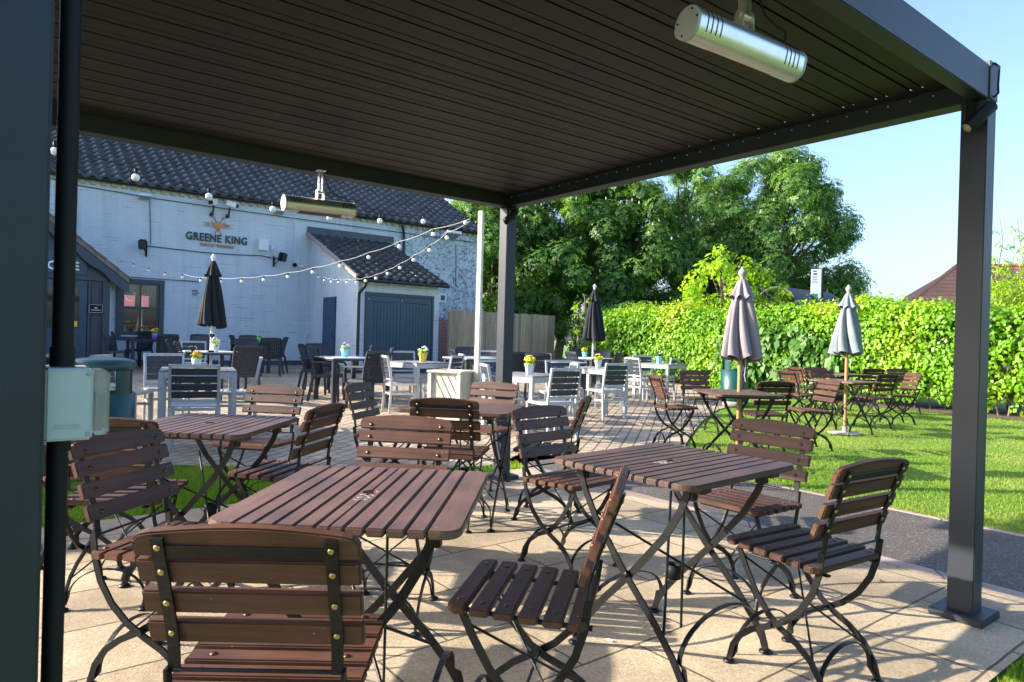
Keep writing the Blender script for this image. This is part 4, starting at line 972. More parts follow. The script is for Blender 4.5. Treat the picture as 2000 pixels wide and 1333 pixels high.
# ------------------------------------------------------------------ hedge
def hedge():
    rg = np.random.RandomState(5); t = thing('hedge', 'long bright green leafy hedge along the lawn edge', 'hedge', (*XY(0, 0), 0), TH)
    u0, w0, w1, Hh, D = 14.95, -1.0, 16.2, 2.16, 1.5
    def bump(a, c):
        return 0.13*np.sin(a*2.3+1)*np.sin(c*3.1+a)+0.09*np.sin(a*5.7+c*4.3)+0.06*np.sin(a*11+2)*np.sin(c*9)+0.04*np.sin(a*19+c*17)
    def top(wv): return Hh+0.10*np.sin(wv*1.1)+0.06*np.sin(wv*3.7+1)
    bl = []
    for k in range(1500):
        wv = w0+(w1-w0)*rg.rand(); zz = 0.16+(top(wv)-0.26)*rg.rand()**0.9; r_ = 0.11+0.13*rg.rand()
        inset = 0.22*max(0, (zz-top(wv)+0.35)/0.35)**2+0.14*max(0, (0.45-zz)/0.45)
        if zz < 0.4 and rg.rand() < 0.35: continue
        bl.append((u0+r_*0.8+inset-0.05*rg.rand()-0.08*math.sin(wv*1.3+zz), wv, zz, r_))
    for k in range(800):
        wv = w0+(w1-w0)*rg.rand(); r_ = 0.10+0.13*rg.rand(); bl.append((u0+0.15+(D-0.15)*rg.rand(), wv, top(wv)-r_*0.8+0.05*rg.randn(), r_))
    P, N = crown_points(bl, 1150, rg, shell=(0.7, 1.08), up=0.25)
    kk = (P[:, 0] < u0+0.35) | (P[:, 2] > 1.75); P, N = P[kk], N[kk]; N[:, 0] -= 0.35*(P[:, 2] < 1.9)
    m_ = 900; q = rg.rand(m_); a = w0+(w1-w0)*rg.rand(m_); sh = np.stack([u0+0.1+q*D, a, top(a)+0.02+0.16*rg.rand(m_)**2], 1); P = np.concatenate([P, sh]); N = np.concatenate([N, rg.randn(m_, 3)])
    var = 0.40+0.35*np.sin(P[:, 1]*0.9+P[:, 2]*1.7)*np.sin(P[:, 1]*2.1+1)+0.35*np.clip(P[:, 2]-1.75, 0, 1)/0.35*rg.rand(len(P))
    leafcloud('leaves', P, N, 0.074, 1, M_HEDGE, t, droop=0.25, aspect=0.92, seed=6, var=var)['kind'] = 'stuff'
    # broad-leaved patch (creeper) in the middle
    n2 = 1500; a = rg.uniform(7.4, 10.6, n2); z = 0.15+1.5*rg.rand(n2)**1.2; P3 = np.stack([u0-bump(a, z)-0.05-0.05*rg.rand(n2), a, z], 1)
    kp = ((a-9.0)/1.6)**2+((z-0.8)/0.95)**2 < 0.7+0.5*rg.rand(n2)
    leafcloud('broad_leaves', P3[kp], np.stack([-np.ones(n2), rg.randn(n2)*.4, .5+rg.randn(n2)*.3], 1)[kp], 0.15, 1, M_BIGLEAF, t, droop=0.5, aspect=0.85, seed=8)['kind'] = 'stuff'
    b = MB(); b.box(u0+0.22, u0+D-0.1, w0, w1, 0.25, 1.88); b.build('dark_core', M_CORE, t)  # solid dark box filling the hedge, its inner shade put into the colour
    b = MB()
    for k in range(60):
        wv = w0+0.3*k*0.95+rg.rand()*0.2
        if wv < w1: limb(b, (u0+0.25+rg.rand()*.3, wv, -0.02), (u0+0.15+rg.rand()*.2, wv+rg.randn()*.1, 0.7), 0.018, 0.009, rg, 3)
    b.build('stems', M_BARK, t, normals=False)
hedge()
# thin bare-topped saplings at the right edge
for i, (px, hgt, lb) in enumerate(((1938, 3.9, 'thin leafy sapling just right of the near pergola post'), (1972, 3.95, 'thin sapling at the right edge, middle one of three'), (1996, 3.7, 'thin sapling cut by the right edge of the view'))):
    p = at_y(px, 13.8+0.3*i); rg = np.random.RandomState(40+i)
    t = thing('sapling', lb, 'tree', (p.x, p.y, 0), 0, 'thin saplings behind the hedge at the right')
    b = MB(); limb(b, (0, 0, 0), (0.12, 0.05, hgt), 0.022, 0.006, rg, 8, 0.25); P = []
    for j in range(16):
        z = 2.0+(hgt-2.0)*rg.rand(); a = rg.rand()*6.28; L = 0.2+0.35*rg.rand(); e = (0.1*z/hgt+math.cos(a)*L, math.sin(a)*L, z+0.18)
        limb(b, (0.1*z/hgt, 0, z), e, 0.007, 0.003, rg, 3)
        for q in range(9): f = 0.3+0.7*rg.rand(); P.append([0.1*z/hgt+(e[0]-0.1*z/hgt)*f+rg.randn()*.03, e[1]*f+rg.randn()*.03, z+(e[2]-z)*f+rg.randn()*.03])
    for q in range(240): P.append([rg.randn()*.20, rg.randn()*.2, 1.9+rg.rand()*0.85])
    b.build('trunk', M_BARK, t, normals=False); P = np.array(P)
    leafcloud('crown', P, rg.randn(len(P), 3)+np.array([0, 0, .5]), 0.085, 2, M_SAPL, t, seed=i)
# ------------------------------------------------------------------ grass blades
def blades(name, pts, h, seed, wd=0.0045):
    rg = np.random.RandomState(seed); n = len(pts); x, y = pts[:, 0], pts[:, 1]
    z = 0.017*np.clip(-sT*x+cT*y-7.5, 0, 17.5)-0.012
    a = rg.rand(n)*2*PI; hh = h*(0.5+0.9*rg.rand(n)); le = hh*0.55*rg.rand(n); b_ = rg.rand(n)*2*PI; ww = wd*(0.7+0.8*rg.rand(n))
    P0 = np.stack([x-np.cos(a)*ww, y-np.sin(a)*ww, z], 1); P1 = np.stack([x+np.cos(a)*ww, y+np.sin(a)*ww, z], 1)
    P2 = np.stack([x+np.cos(b_)*le, y+np.sin(b_)*le, z+hh], 1)
    V = np.stack([P0, P1, P2], 1).reshape(-1, 3)
    var = np.clip(0.45+0.3*np.sin(x*1.7+y)*np.sin(y*2.3)+0.35*(rg.rand(n)-0.5)+0.45*np.exp(-((x-4.6)**2+(y-9.2)**2)/1.6)+0.3*np.exp(-((x-2.4)**2+(y-7.2)**2)/0.8), 0, 1)
    o = npmesh(name, V, np.arange(3*n).reshape(-1, 3), M_GRASS, None, var=var, kind='stuff'); o['label'] = 'short mown grass'
def inpoly(x, y, poly):
    c = np.zeros(len(x), bool); n = len(poly)
    for i in range(n):
        x0, y0 = poly[i]; x1, y1 = poly[(i+1) % n]
        m_ = ((y0 > y) != (y1 > y)) & (x < (x1-x0)*(y-y0)/((y1-y0)+1e-12)+x0); c ^= m_
    return c
rg = np.random.RandomState(77)
def area(poly, dens, nearfall=None):
    xs = [p[0] for p in poly]; ys = [p[1] for p in poly]; n = int((max(xs)-min(xs))*(max(ys)-min(ys))*dens)
    x = rg.uniform(min(xs), max(xs), n); y = rg.uniform(min(ys), max(ys), n); k = inpoly(x, y, poly)
    if nearfall: k &= rg.rand(n) < np.clip((nearfall/np.maximum(np.hypot(x, y), .1))**1.6, 0, 1)
    return np.stack([x, y], 1)[k]
lawnp = [XY(5.42, -1.5), XY(5.42, 3.3), (1.52, 6.52), (1.5, 6.8), (1.78, 7.15), (2.02, 7.7), (2.42, 8.9), (3.1, 10.7), (3.85, 12.4), (4.65, 13.7), (5.45, 15.4), XY(14.6, 9), XY(14.45, -1.5)]
blades('lawn_blades', area(lawnp, 5200, 4.2), 0.021, 1, 0.0045)
left = [(-12, 4.2), XY(-7, 4.88), XY(4.0, 4.88), (0.08, 6.6), (-0.1, 6.38), (-0.52, 6.2), (-1.8, 6.0), (-2.94, 5.95), (-6, 5.83), (-12, 5.4)]
blades('grass_strip_blades', area(left, 7000, 4.5), 0.042, 2, 0.004)
blades('front_lawn_blades', area([XY(1.5, 0.85), XY(3.97, 0.85), XY(3.97, 0.3), XY(1.5, 0.3)], 16000), 0.026, 3, 0.003)
tree('shade_bush', 'added evergreen bush out of view at left, put there to shade the grass strip', -7.0, 5.5, 0.0, 3.2, 1.3, 2.4, 31, leaf=0.17, per=260, nb=230, k=3, material=M_DARKL, blossom=0, base=0.03, cat='bush', trunk=0.06)  # unseen bush added as a shade caster for the left side
# ------------------------------------------------------------------ bus stop and far house
p = at_y(1592, 22.0)
bs = thing('bus_stop_sign', 'tall white bus stop flag sign with green foot beyond the hedge', 'sign', (p.x, p.y, 0), R(-12))
def bz(py): return at_y(1592, 22.0, py).z
MB().tube([(0.17, 0, 0), (0.17, 0, bz(524))], 0.04, 10).build('pole', M_BLACK, bs)
MB().box(-0.17, 0.13, -0.02, 0.02, bz(583), bz(526)).build('flag', M_PAPER, bs, bevel=0.004)
MB().box(-0.165, 0.03, -0.026, -0.021, bz(582), bz(574)).build('green_band', mat('sign_green', (0.02, 0.22, 0.08), 0.5), bs)
b = MB()
for k, (a, c, z, h) in enumerate(((-.12, -.02, 530, 2.2), (-.11, -.0, 535.5, 2.8), (-.14, .0, 540, .7), (-.14, -.02, 543, .7), (-.14, .03, 546.5, .8), (-.14, 0, 550, .5), (-.14, .04, 553, .5))): b.box(a, c, -0.025, -0.0205, bz(z+h/2), bz(z-h/2))
b.build('print', M_GREYSLAT, bs)
p = at_y(1560, 22.6)
bt = thing('bus_shelter', 'barrel-roofed bus shelter peeking over the hedge', 'shelter', (p.x, p.y, 0), R(38))
zt = at_y(1570, 22.6, 566).z; r_ = 0.78
b = MB(); o_ = arc(0, zt-r_, r_, 0.15, PI-0.15, 18); i_ = arc(0, zt-r_, r_-0.05, 0.15, PI-0.15, 18)
b.prism(o_+i_[::-1], -1.5, 1.5, 'yz'); b.build('roof', M_PERG, bt)
b = MB(); b.prism(i_, 1.44, 1.46, 'yz'); b.prism(i_, -1.46, -1.44, 'yz'); b.box(-1.46, 1.46, 0.6, 0.62, 0.3, zt-r_); b.build('panel', M_GLASS, bt)
b = MB()
for x in (-1.45, 1.45):
    for y in (-0.7, 0.7): b.tube([(x, y, 0), (x, y, zt-r_+0.15)], 0.035, 8)
b.build('frame', M_BLACK, bt)
# far house, brown tiled roof
p = at_y(1935, 30)
fh = thing('far_house', 'house with steep brown tiled roof behind the right hand hedge', 'building', (p.x, p.y, 0), R(-14))
zr = at_y(1930, 30, 505).z; ze_ = 2.2
b = MB(); b.box(-4.2, 6.0, 0.3, 6.0, 0, ze_+0.1); b.build('wall', mat('red_brick', (0.28, 0.11, 0.07), 0.8, noise=(5, 0.2)), fh)
def slope(nm, A, Bp, C_, D_, nrm):
    """tiled roof plane from an outline with real course steps"""
    A, Bp, C_, D_ = map(Vector, (A, Bp, C_, D_)); n = 16; b = MB(); nv = Vector(nrm).normalized()
    for k in range(n):
        f, g = k/n, (k+1.06)/n
        p0, p1, p2, p3 = A.lerp(D_, f), Bp.lerp(C_, f), Bp.lerp(C_, min(g, 1)), A.lerp(D_, min(g, 1))
        m2 = 34
        for j in range(m2):
            a_, c_ = j/m2, (j+0.94)/m2
            q = [p0.lerp(p1, a_)+nv*0.05, p0.lerp(p1, c_)+nv*0.02, p3.lerp(p2, c_)+nv*0.005, p3.lerp(p2, a_)+nv*0.02]
            b.add(q+[v-nv*0.03 for v in q], [(0, 1, 2, 3), (0, 4, 5, 1), (1, 5, 6, 2), (0, 3, 7, 4)])
    return b.build(nm, M_TILE3, fh, normals=False)
slope('roof', (-4.4, 0.1, ze_), (6.2, 0.1, ze_), (6.2, 3.1, zr), (-0.35, 3.1, zr), (0, -1, 1))
b = MB(); b.add([(-4.4, 0.1, ze_), (-4.4, 6.2, ze_), (-0.35, 3.1, zr-.02), (6.2, 3.1, zr-.02), (6.2, .1, ze_), (6.2, 6.2, ze_)], [(0, 2, 1), (2, 3, 5, 1), (0, 4, 3, 2), (0, 1, 5, 4), (3, 4, 5)]); b.build('roof_core', M_TILE3, fh)
b = MB(); b.tube([(-4.45, 0.1, ze_+.03), (-0.35, 3.1, zr+.03)], 0.09, 8); b.tube([(-0.35, 3.1, zr+.03), (6.2, 3.1, zr+.03)], 0.09, 8); b.build('ridge', M_TILE3, fh)
slope('roof_return', (-8.0, 1.5, 1.9), (-4.2, 1.5, 1.9), (-2.5, 3.1, ze_+1.05), (-4.5, 3.1, ze_+1.05), (0, -1, 1))

# ------------------------------------------------------------------ litter bins
def bin_(label, x, y, rz, r=0.235, h=0.95, grey=True):
    t = thing('litter_bin', label, 'bin', (x, y, G(x, y)), rz, 'green litter bins')
    z0, z1, z2 = 0.0, h*0.70, h*0.90
    b = MB(); b.lathe([(r*0.97, 0.10), (r, 0.16), (r, z1), (r-0.012, z1+0.004), (r-0.015, z1-0.01), (r-0.015, 0.12)], n=36); b.build('body', M_GREENBIN, t)
    MB().lathe([(r+0.006, 0.0), (r+0.006, 0.10), (r-0.02, 0.105)], n=36).build('base', M_CONC if grey else M_GREENBIN, t)
    b = MB(); n = 9
    for a0 in (R(60), R(150), R(240), R(330)):
        vs = []; 
        for k in range(n+1):
            a = a0+R(-15+30*k/n)
            for rr in (r, r-0.016):
                for z in (z1-0.005, z2+0.005): vs.append((rr*math.cos(a), rr*math.sin(a), z))
        fs = []
        for k in range(n):
            o = 4*k; fs += [(o, o+4, o+5, o+1), (o+2, o+3, o+7, o+6)]
        fs += [(0, 1, 3, 2), (4*n, 4*n+2, 4*n+3, 4*n+1)]
        b.add(vs, fs, False); b.build('side_post', M_GREENBIN, t); b = MB()
    MB().lathe([(r, z2), (r+0.004, z2+0.01), (r+0.003, h-0.035), (r-0.01, h-0.015), (r*0.7, h), (0.0, h+0.012)], n=40).build('hood', M_GREENBIN, t)
    MB().lathe([(r-0.03, 0.15), (r-0.03, z1-0.04), (r-0.035, z1-0.05), (0, z1-0.3)], n=24).build('liner', M_BLACK, t)
    return t
p = at_y(203, 5.55); bin_('green round litter bin behind the white switch box at left', p.x, p.y, R(10))
p = at_y(1436, 13.2); bin_('taller green litter bin by the hedge behind the mauve parasol', p.x, p.y, R(-20), 0.25, 1.0)

# ------------------------------------------------------------------ bistro furniture
CG = 'wooden folding bistro chairs'
def bistro_chair():
    t = thing('bistro_chair', 'x', 'chair', (0, 0, 0), 0, CG)
    X = (1, 0, 0)
    # backrest
    def by(z): return -0.172-(z-0.55)*0.36
    ang = math.atan(0.36)
    b = MB()
    for z in (0.585, 0.655, 0.725):
        Mx = Matrix.Translation((0, by(z)+0.013, z)) @ Matrix.Rotation(ang, 4, 'X')
        b.box(-0.217, 0.217, -0.0105, 0.0105, -0.0265, 0.0265, Mx)
    Mx = Matrix.Translation((0, by(0.787)+0.013, 0.787)) @ Matrix.Rotation(ang, 4, 'X')
    top = [(-0.217, -0.031), (0.217, -0.031), (0.219, 0.004), (0.206, 0.018)]+[(0.185-0.37*i/12, 0.023+0.014*math.sin(PI*i/12)) for i in range(13)]+[(-0.206, 0.018), (-0.219, 0.004)]
    vs = [Mx @ Vector((p[0], a, p[1])) for a in (-0.0105, 0.0105) for p in top]; n = len(top)
    b.add(vs, [tuple(range(n)), tuple(range(n, 2*n))]+[(i, (i+1) % n, n+(i+1) % n, n+i) for i in range(n)])
    b.build('backrest', MW_X, t, bevel=0.0035)
    b = MB(); b.box(-0.165, 0.165, -0.0150, -0.0108, -0.026, -0.002, Mx); b.build('back_rail', M_STEEL, t, bevel=0.001)
    # seat
    b = MB(); ys = [-0.155+0.0665*k for k in range(6)]
    for k, y in enumerate(ys):
        L = 0.205; w2 = 0.026; z = 0.437+0.012*(k/5)
        if k in (0, 5):
            s = -1 if k == 0 else 1
            poly = [(-L, y-s*w2), (L, y-s*w2), (L, y+s*(w2-0.02)), (L-0.022, y+s*w2), (-L+0.022, y+s*w2), (-L, y+s*(w2-0.02))]
        else: poly = [(-L, y-w2), (L, y-w2), (L, y+w2), (-L, y+w2)]
        b.prism(poly, z, z+0.022, 'xy')
    b.build('seat', MW_X, t, bevel=0.0035)
    b = MB()
    for x in (-0.15, 0.15): b.sweep([(x, -0.19, 0.430), (x, 0.0, 0.433), (x, 0.19, 0.446)], X, 0.022, 0.006)
    b.sweep([(-0.15, 0.12, 0.428), (0.15, 0.12, 0.428)], (0, 1, 0), 0.02, 0.006); b.build('seat_rail', M_STEEL, t)
    def piece(nm, prof, mt_, n_, Mz): MB().lathe(prof, n=n_, M=Mz).build(nm, mt_, t)
    for x in (-0.165, 0.165):
        for z in (0.585, 0.655, 0.725, 0.778):
            Mz = Matrix.Translation((x, by(z)+0.0235, z)) @ Matrix.Rotation(ang-PI/2, 4, 'X')
            piece('bolt_head', [(0.0085, 0.0005), (0.007, 0.004), (0, 0.0055)], M_BOLT, 10, Mz)
            Mz = Matrix.Translation((x, by(z)-0.004, z)) @ Matrix.Rotation(ang+PI/2, 4, 'X')
            piece('brass_nut', [(0.0065, 0.0), (0.0065, 0.005), (0.004, 0.006)], M_BRASS, 8, Mz)
    for x in (-0.15, 0.15):
        for k, y in enumerate(ys): piece('bolt_head', [(0.009, 0), (0.007, 0.003), (0, 0.004)], M_BOLT, 10, Matrix.Translation((x, y, 0.459+0.012*k/5)))
    # side frames
    for s in (-1, 1):
        x = 0.165*s; xi = 0.178*s
        up = [(x, by(0.80)-0.003, 0.797), (x, by(0.70)-0.003, 0.70), (x, by(0.6)-0.003, 0.60), (x, -0.182, 0.555), (x, -0.176, 0.50)]
        lo = [(xi, -0.180, 0.51), (xi, -0.170, 0.43), (xi, -0.148, 0.36), (xi, -0.105, 0.29), (xi, -0.045, 0.232), (xi, 0.02, 0.192), (xi, 0.085, 0.158), (xi, 0.135, 0.118), (xi, 0.168, 0.068), (xi, 0.182, 0.012)]
        b = MB(); b.sweep(up, X, 0.024, 0.006); b.sweep(lo, X, 0.007, 0.022)
        b.lathe([(0.022, 0.0), (0.022, 0.006), (0.012, 0.012)], xi, 0.184, 14)
        b.build('leg', M_STEEL, t)
        xc = 0.160*s
        cr = [(xc, 0.165, 0.436), (xc, 0.135, 0.375), (xc, 0.085, 0.29), (xc, 0.03, 0.228), (xc, -0.02, 0.195), (xc, -0.085, 0.165), (xc, -0.14, 0.125), (xc, -0.178, 0.07), (xc, -0.195, 0.012)]
        b = MB(); b.sweep(cr, X, 0.007, 0.022); b.lathe([(0.022, 0.0), (0.022, 0.006), (0.012, 0.012)], xc, -0.197, 14)
        b.tube([(xc-0.012*s, 0.008, 0.205), (xi+0.01*s, 0.008, 0.205)], 0.009, 8)
        b.build('leg', M_STEEL, t)
    for y, yy, xh in ((0.160, 0.176, 0.172), (-0.168, -0.19, 0.154)):
        b = MB(); pts = [(xh*math.cos(a), y, 0.045+0.12*math.sin(a)) for a in [PI*i/16 for i in range(17)]]
        pts = [(xh, yy, 0.02)]+pts+[(-xh, yy, 0.02)]
        b.sweep(pts, (0, 1, 0), 0.016, 0.004); b.build('hoop', M_STEEL, t)
    b = MB()
    b.tube([(-0.165, -0.178, 0.505), (0.165, -0.178, 0.505)], 0.0045, 6); b.tube([(-0.17, -0.172, 0.455), (0.17, -0.172, 0.455)], 0.0045, 6)
    b.tube([(-0.16, 0.15, 0.41), (0.16, -0.15, 0.115)], 0.004, 6); b.tube([(0.16, 0.15, 0.41), (-0.16, -0.15, 0.115)], 0.004, 6); b.tube([(-0.17, 0.0, 0.21), (0.17, 0.0, 0.21)], 0.005, 6)
    b.build('stretcher', M_STEEL, t)
    return t
CH0 = bistro_chair(); used = [False]
def bchair(x, y, face, label, scale=1.0):
    """face: heading in degrees, 0 = +x, 90 = away from the camera"""
    g = G(x, y); loc = (x, y, g+(0.006 if UW(x, y)[1] > .9 else 0)); rz = R(face-90)
    if not used[0]:
        used[0] = True; CH0.location = loc; CH0.rotation_euler = (0, 0, rz); CH0['label'] = label; return CH0
    return dup(CH0, loc, rz, label, CG)
def crest(px, py, face, label, z=0.79, dx=0, dy=0):
    p = at_z(px, py, z); a = R(face); return bchair(p.x+0.258*math.cos(a)+dx, p.y+0.258*math.sin(a)+dy, face, label)
def lowslat(l, r, face, label, z=0.578):
    a, c = at_z(*l, z), at_z(*r, z); m_ = (a+c)/2; f = R(face); return bchair(m_.x+0.17*math.cos(f), m_.y+0.17*math.sin(f), face, label)
TGp = 'slatted wooden bistro tables'
def bistro_table():
    t = thing('bistro_table', 'x', 'table', (0, 0, 0), 0, TGp)
    Ly, Wx = 0.365, 0.325
    ws = [0.080, 0.0465, 0.0465, 0.0465, 0.0465, 0.068, 0.0465, 0.0465, 0.0465, 0.0465, 0.080]; gap = (2*Wx-sum(ws))/10
    b = MB(); x = -Wx
    z0, z1 = 0.712, 0.734
    for i, w_ in enumerate(ws):
        if i in (0, 10):
            r_ = 0.05; s = -1 if i == 0 else 1; xo = x if i == 0 else x+w_; xi = x+w_ if i == 0 else x
            poly = [(xi, -Ly), (xi, Ly)]+[(xo-s*r_+s*r_*math.cos(a), Ly-r_+r_*math.sin(a)) for a in [PI/2-PI/2*j/6 for j in range(7)]]
            poly += [(xo-s*r_+s*r_*math.cos(a), -Ly+r_-r_*math.sin(a)) for a in [PI/2*j/6 for j in range(7)]]
            b.prism(poly, z0, z1, 'xy')
        elif i == 5:
            hr = 0.021; yy = [hr*math.sin(a) for a in np.linspace(-PI/2, PI/2, 9)]; xx = [hr*math.cos(a) for a in np.linspace(-PI/2, PI/2, 9)]
            b.prism([(x, -Ly), (x+w_/2, -Ly)]+[(x+w_/2, -hr)]+[(x+w_/2-c, s_) for c, s_ in list(zip(xx, yy))[1:-1]]+[(x+w_/2, hr), (x+w_/2, Ly), (x, Ly)], z0, z1, 'xy')
            b.prism([(x+w_, -Ly), (x+w_, Ly), (x+w_/2, Ly), (x+w_/2, hr)]+[(x+w_/2+c, s_) for c, s_ in list(zip(xx, yy))[::-1][1:-1]]+[(x+w_/2, -hr), (x+w_/2, -Ly)], z0, z1, 'xy')
        else: b.box(x, x+w_, -Ly, Ly, z0, z1)
        x += w_+gap
    top = b.build('tabletop', MW_Y, t, bevel=0.004)
    for y in (-0.235, 0.235): MB().box(-0.30, 0.30, y-0.03, y+0.03, 0.690, 0.711).build('batten', MW_X, t, bevel=0.003)
    for s in (-1, 1):
        for q in (-1, 1):
            y = (0.272 if q > 0 else 0.257)*s
            pts = [(-0.24*q, y, 0.69), (-0.215*q, y, 0.62), (-0.155*q, y, 0.52), (-0.02*q, y, 0.36), (0.13*q, y, 0.205), (0.205*q, y, 0.115), (0.245*q, y, 0.05), (0.258*q, y, 0.012)]
            b = MB(); b.sweep(pts, (0, 1, 0), 0.008, 0.026); b.lathe([(0.026, 0.0), (0.026, 0.006), (0.012, 0.014)], 0.26*q, y, 16)
            b.box(-0.24*q-0.02, -0.24*q+0.02, min(y, y-0.03*s), max(y, y-0.03*s), 0.66, 0.69)
            b.lathe([(0.012, 0), (0.010, 0.005)], n=10, M=Matrix.Translation((0, y+0.004*s, 0.345)) @ Matrix.Rotation(-PI/2*s, 4, 'X'))
            b.build('leg', M_STEEL, t)
    for q in (-1, 1):
        b = MB(); pts = [(0.262*q, 0.268, 0.03), (0.247*q, 0.262, 0.09)]+[(0.225*q, 0.258*math.cos(a), 0.10+0.13*math.sin(a)) for a in [PI*i/16 for i in range(17)]]+[(0.247*q, -0.262, 0.09), (0.262*q, -0.268, 0.03)]
        b.sweep(pts, (1, 0, 0), 0.018, 0.004); b.build('hoop', M_STEEL, t)
    b = MB()
    b.tube([(-0.19, -0.26, 0.545), (0.16, 0.26, 0.175)], 0.0055, 6); b.tube([(-0.19, 0.26, 0.545), (0.16, -0.26, 0.175)], 0.0055, 6)
    b.tube([(0.055, 0.0, 0.71), (0.055, 0.0, 0.10)], 0.005, 6); b.build('stretcher', M_STEEL, t)
    b = MB(); n = 20
    b.lathe([(0.030, 0.27), (0.030, 0.325), (0.026, 0.325), (0.026, 0.275)], 0, 0.02, n); b.build('parasol_cup', M_BLACK, t)
    return t
TB0 = bistro_table(); usedt = [False]
def btable(x, y, rz, label, number=None):
    g = G(x, y)+0.006
    if not usedt[0]:
        usedt[0] = True; t = TB0; t.location = (x, y, g); t.rotation_euler = (0, 0, R(rz)); t['label'] = label
    else: t = dup(TB0, (x, y, g), R(rz), label, TGp)
    return t
tabs = []
# slats run along local y; rz = heading of that axis minus 90
tabs.append(btable(-0.402, 2.0, -3.5, 'nearest slatted table, numbered by hand beside its parasol hole'))
tabs.append(btable(0.645, 2.655, -48.5, 'slatted table at right by the asphalt path, bare, numbered by the hole'))
tabs.append(btable(-1.49, 3.38, -3, 'slatted table at left in front of the grass strip'))
tabs.append(btable(-0.31, 4.50, -102, 'slatted table in front of the middle pergola post'))
tabs.append(btable(2.20, 6.60, 5, 'slatted table on the lawn edge carrying the mauve parasol'))
tabs.append(btable(4.66, 9.50, 30, 'slatted table on the lawn carrying the pale green parasol'))
tabs.append(btable(5.85, 12.0, 20, 'farthest slatted table, mostly hidden before the hedge'))
def handnum(t):
    """2 0 3 scratched in white, reading across the slat; up = +x of the table"""
    D = [[(0.9, 0), (1.0, .35), (.85, .75), (.6, .6), (.3, .1), (0, -.05), (.02, .3), (0, .8)], [(1.0, 1.25), (.8, 1.05), (.3, 1.0), (.05, 1.2), (.15, 1.5), (.6, 1.6), (.95, 1.45), (1.0, 1.25)], [(.95, 1.75), (1.0, 2.3), (.72, 2.0), (.6, 2.35), (.3, 2.5), (.05, 2.25), (.02, 1.9), (.12, 1.75)]]
    for st in D:
        b = MB(); pts = [Vector((-0.020+0.040*p[0]+0.004*math.sin(p[1]*5), -0.040-0.026*p[1], 0.7347)) for p in st]
        f = []
        for i in range(len(pts)-1):
            for k in range(3): f.append(pts[i].lerp(pts[i+1], k/3))
        b.sweep(f+[pts[-1]], (0, 0, 1), 0.0006, 0.0013); b.build('number', M_CORDW, t)
handnum(tabs[0]); handnum(tabs[1])
tabs[0].location.y -= 0.012; tabs[0].scale = (0.97, 1.02, 1)
lowA = at_z(490, 1078, 0.787)
bchair(-0.505, 1.555, 91, 'nearest chair, seen from behind at the bottom left')
lowslat((160, 1017), (353, 956), -11, 'dark-backed chair facing right beside the white switch box')
bchair(0.08, 1.985, 168, 'chair seen edge-on at bottom centre with its dark seat showing')
bchair(1.10, 2.50, 123, 'chair at right with its back to the pergola right post')
lowslat((1012, 892), (1125, 876), -46, 'dark-backed chair between the two numbered tables')
crest(1512, 836, -140, 'chair behind the right numbered table, against the path')
crest(796, 828, -97, 'chair facing the camera behind the nearest table')
crest(540, 763, -100, 'chair facing the camera behind the left table, by the silver table leg')
lowslat((571, 893), (646, 869), 169, 'chair with its orange-lit back turned, right of the left table')
lowslat((692, 818), (738, 807), -14, 'grey-lit tilted chair left of the post table')
crest(866, 790, 80, 'chair with bars and brass nuts seen from behind, centre, at the post table')
crest(968, 755, -113, 'sunlit reddish chair in front of the grey pergola post')
crest(1139, 785, 166, 'narrow edge-on chair right of the pergola post', dx=0.03)
bchair(-1.72, 3.06, 97, 'chair tucked under the left table, its brass nut beside the switch box')
bchair(-2.12, 3.52, 8, 'half-hidden chair at far left between post and conduit')
crest(1278, 739, 8, 'orange-lit chair left of the mauve parasol table')
crest(1354, 729, -80, 'dark chair behind the mauve parasol table, left of the green bin')
crest(1518, 752, 100, 'chair with its back to us right of the mauve parasol pole')
crest(1623, 747, 187, 'chair with a shaded grey back facing left between the two lawn tables')
crest(1537, 721, 20, 'orange-lit chair, left one of the pair near the hedge', z=0.85)
crest(1552, 713, 15, 'orange-lit chair, right one of the pair near the hedge', z=0.87)
crest(1592, 714, -85, 'dark chair at the hedge, partly behind another chair', z=0.86)
crest(1604, 723, -80, 'brown chair facing us behind the green parasol table, left side', z=0.83)
crest(1708, 720, 95, 'chair with its back to us, just right of the green parasol pole by the hedge', z=0.83)
crest(1750, 719, -80, 'small grey-backed chair facing us against the hedge', z=0.84)
crest(1736, 736, 112, 'chair with its back to us on the lawn right of the green parasol pole')
crest(1786, 733, 180, 'rightmost lawn chair with a grey and brown back')
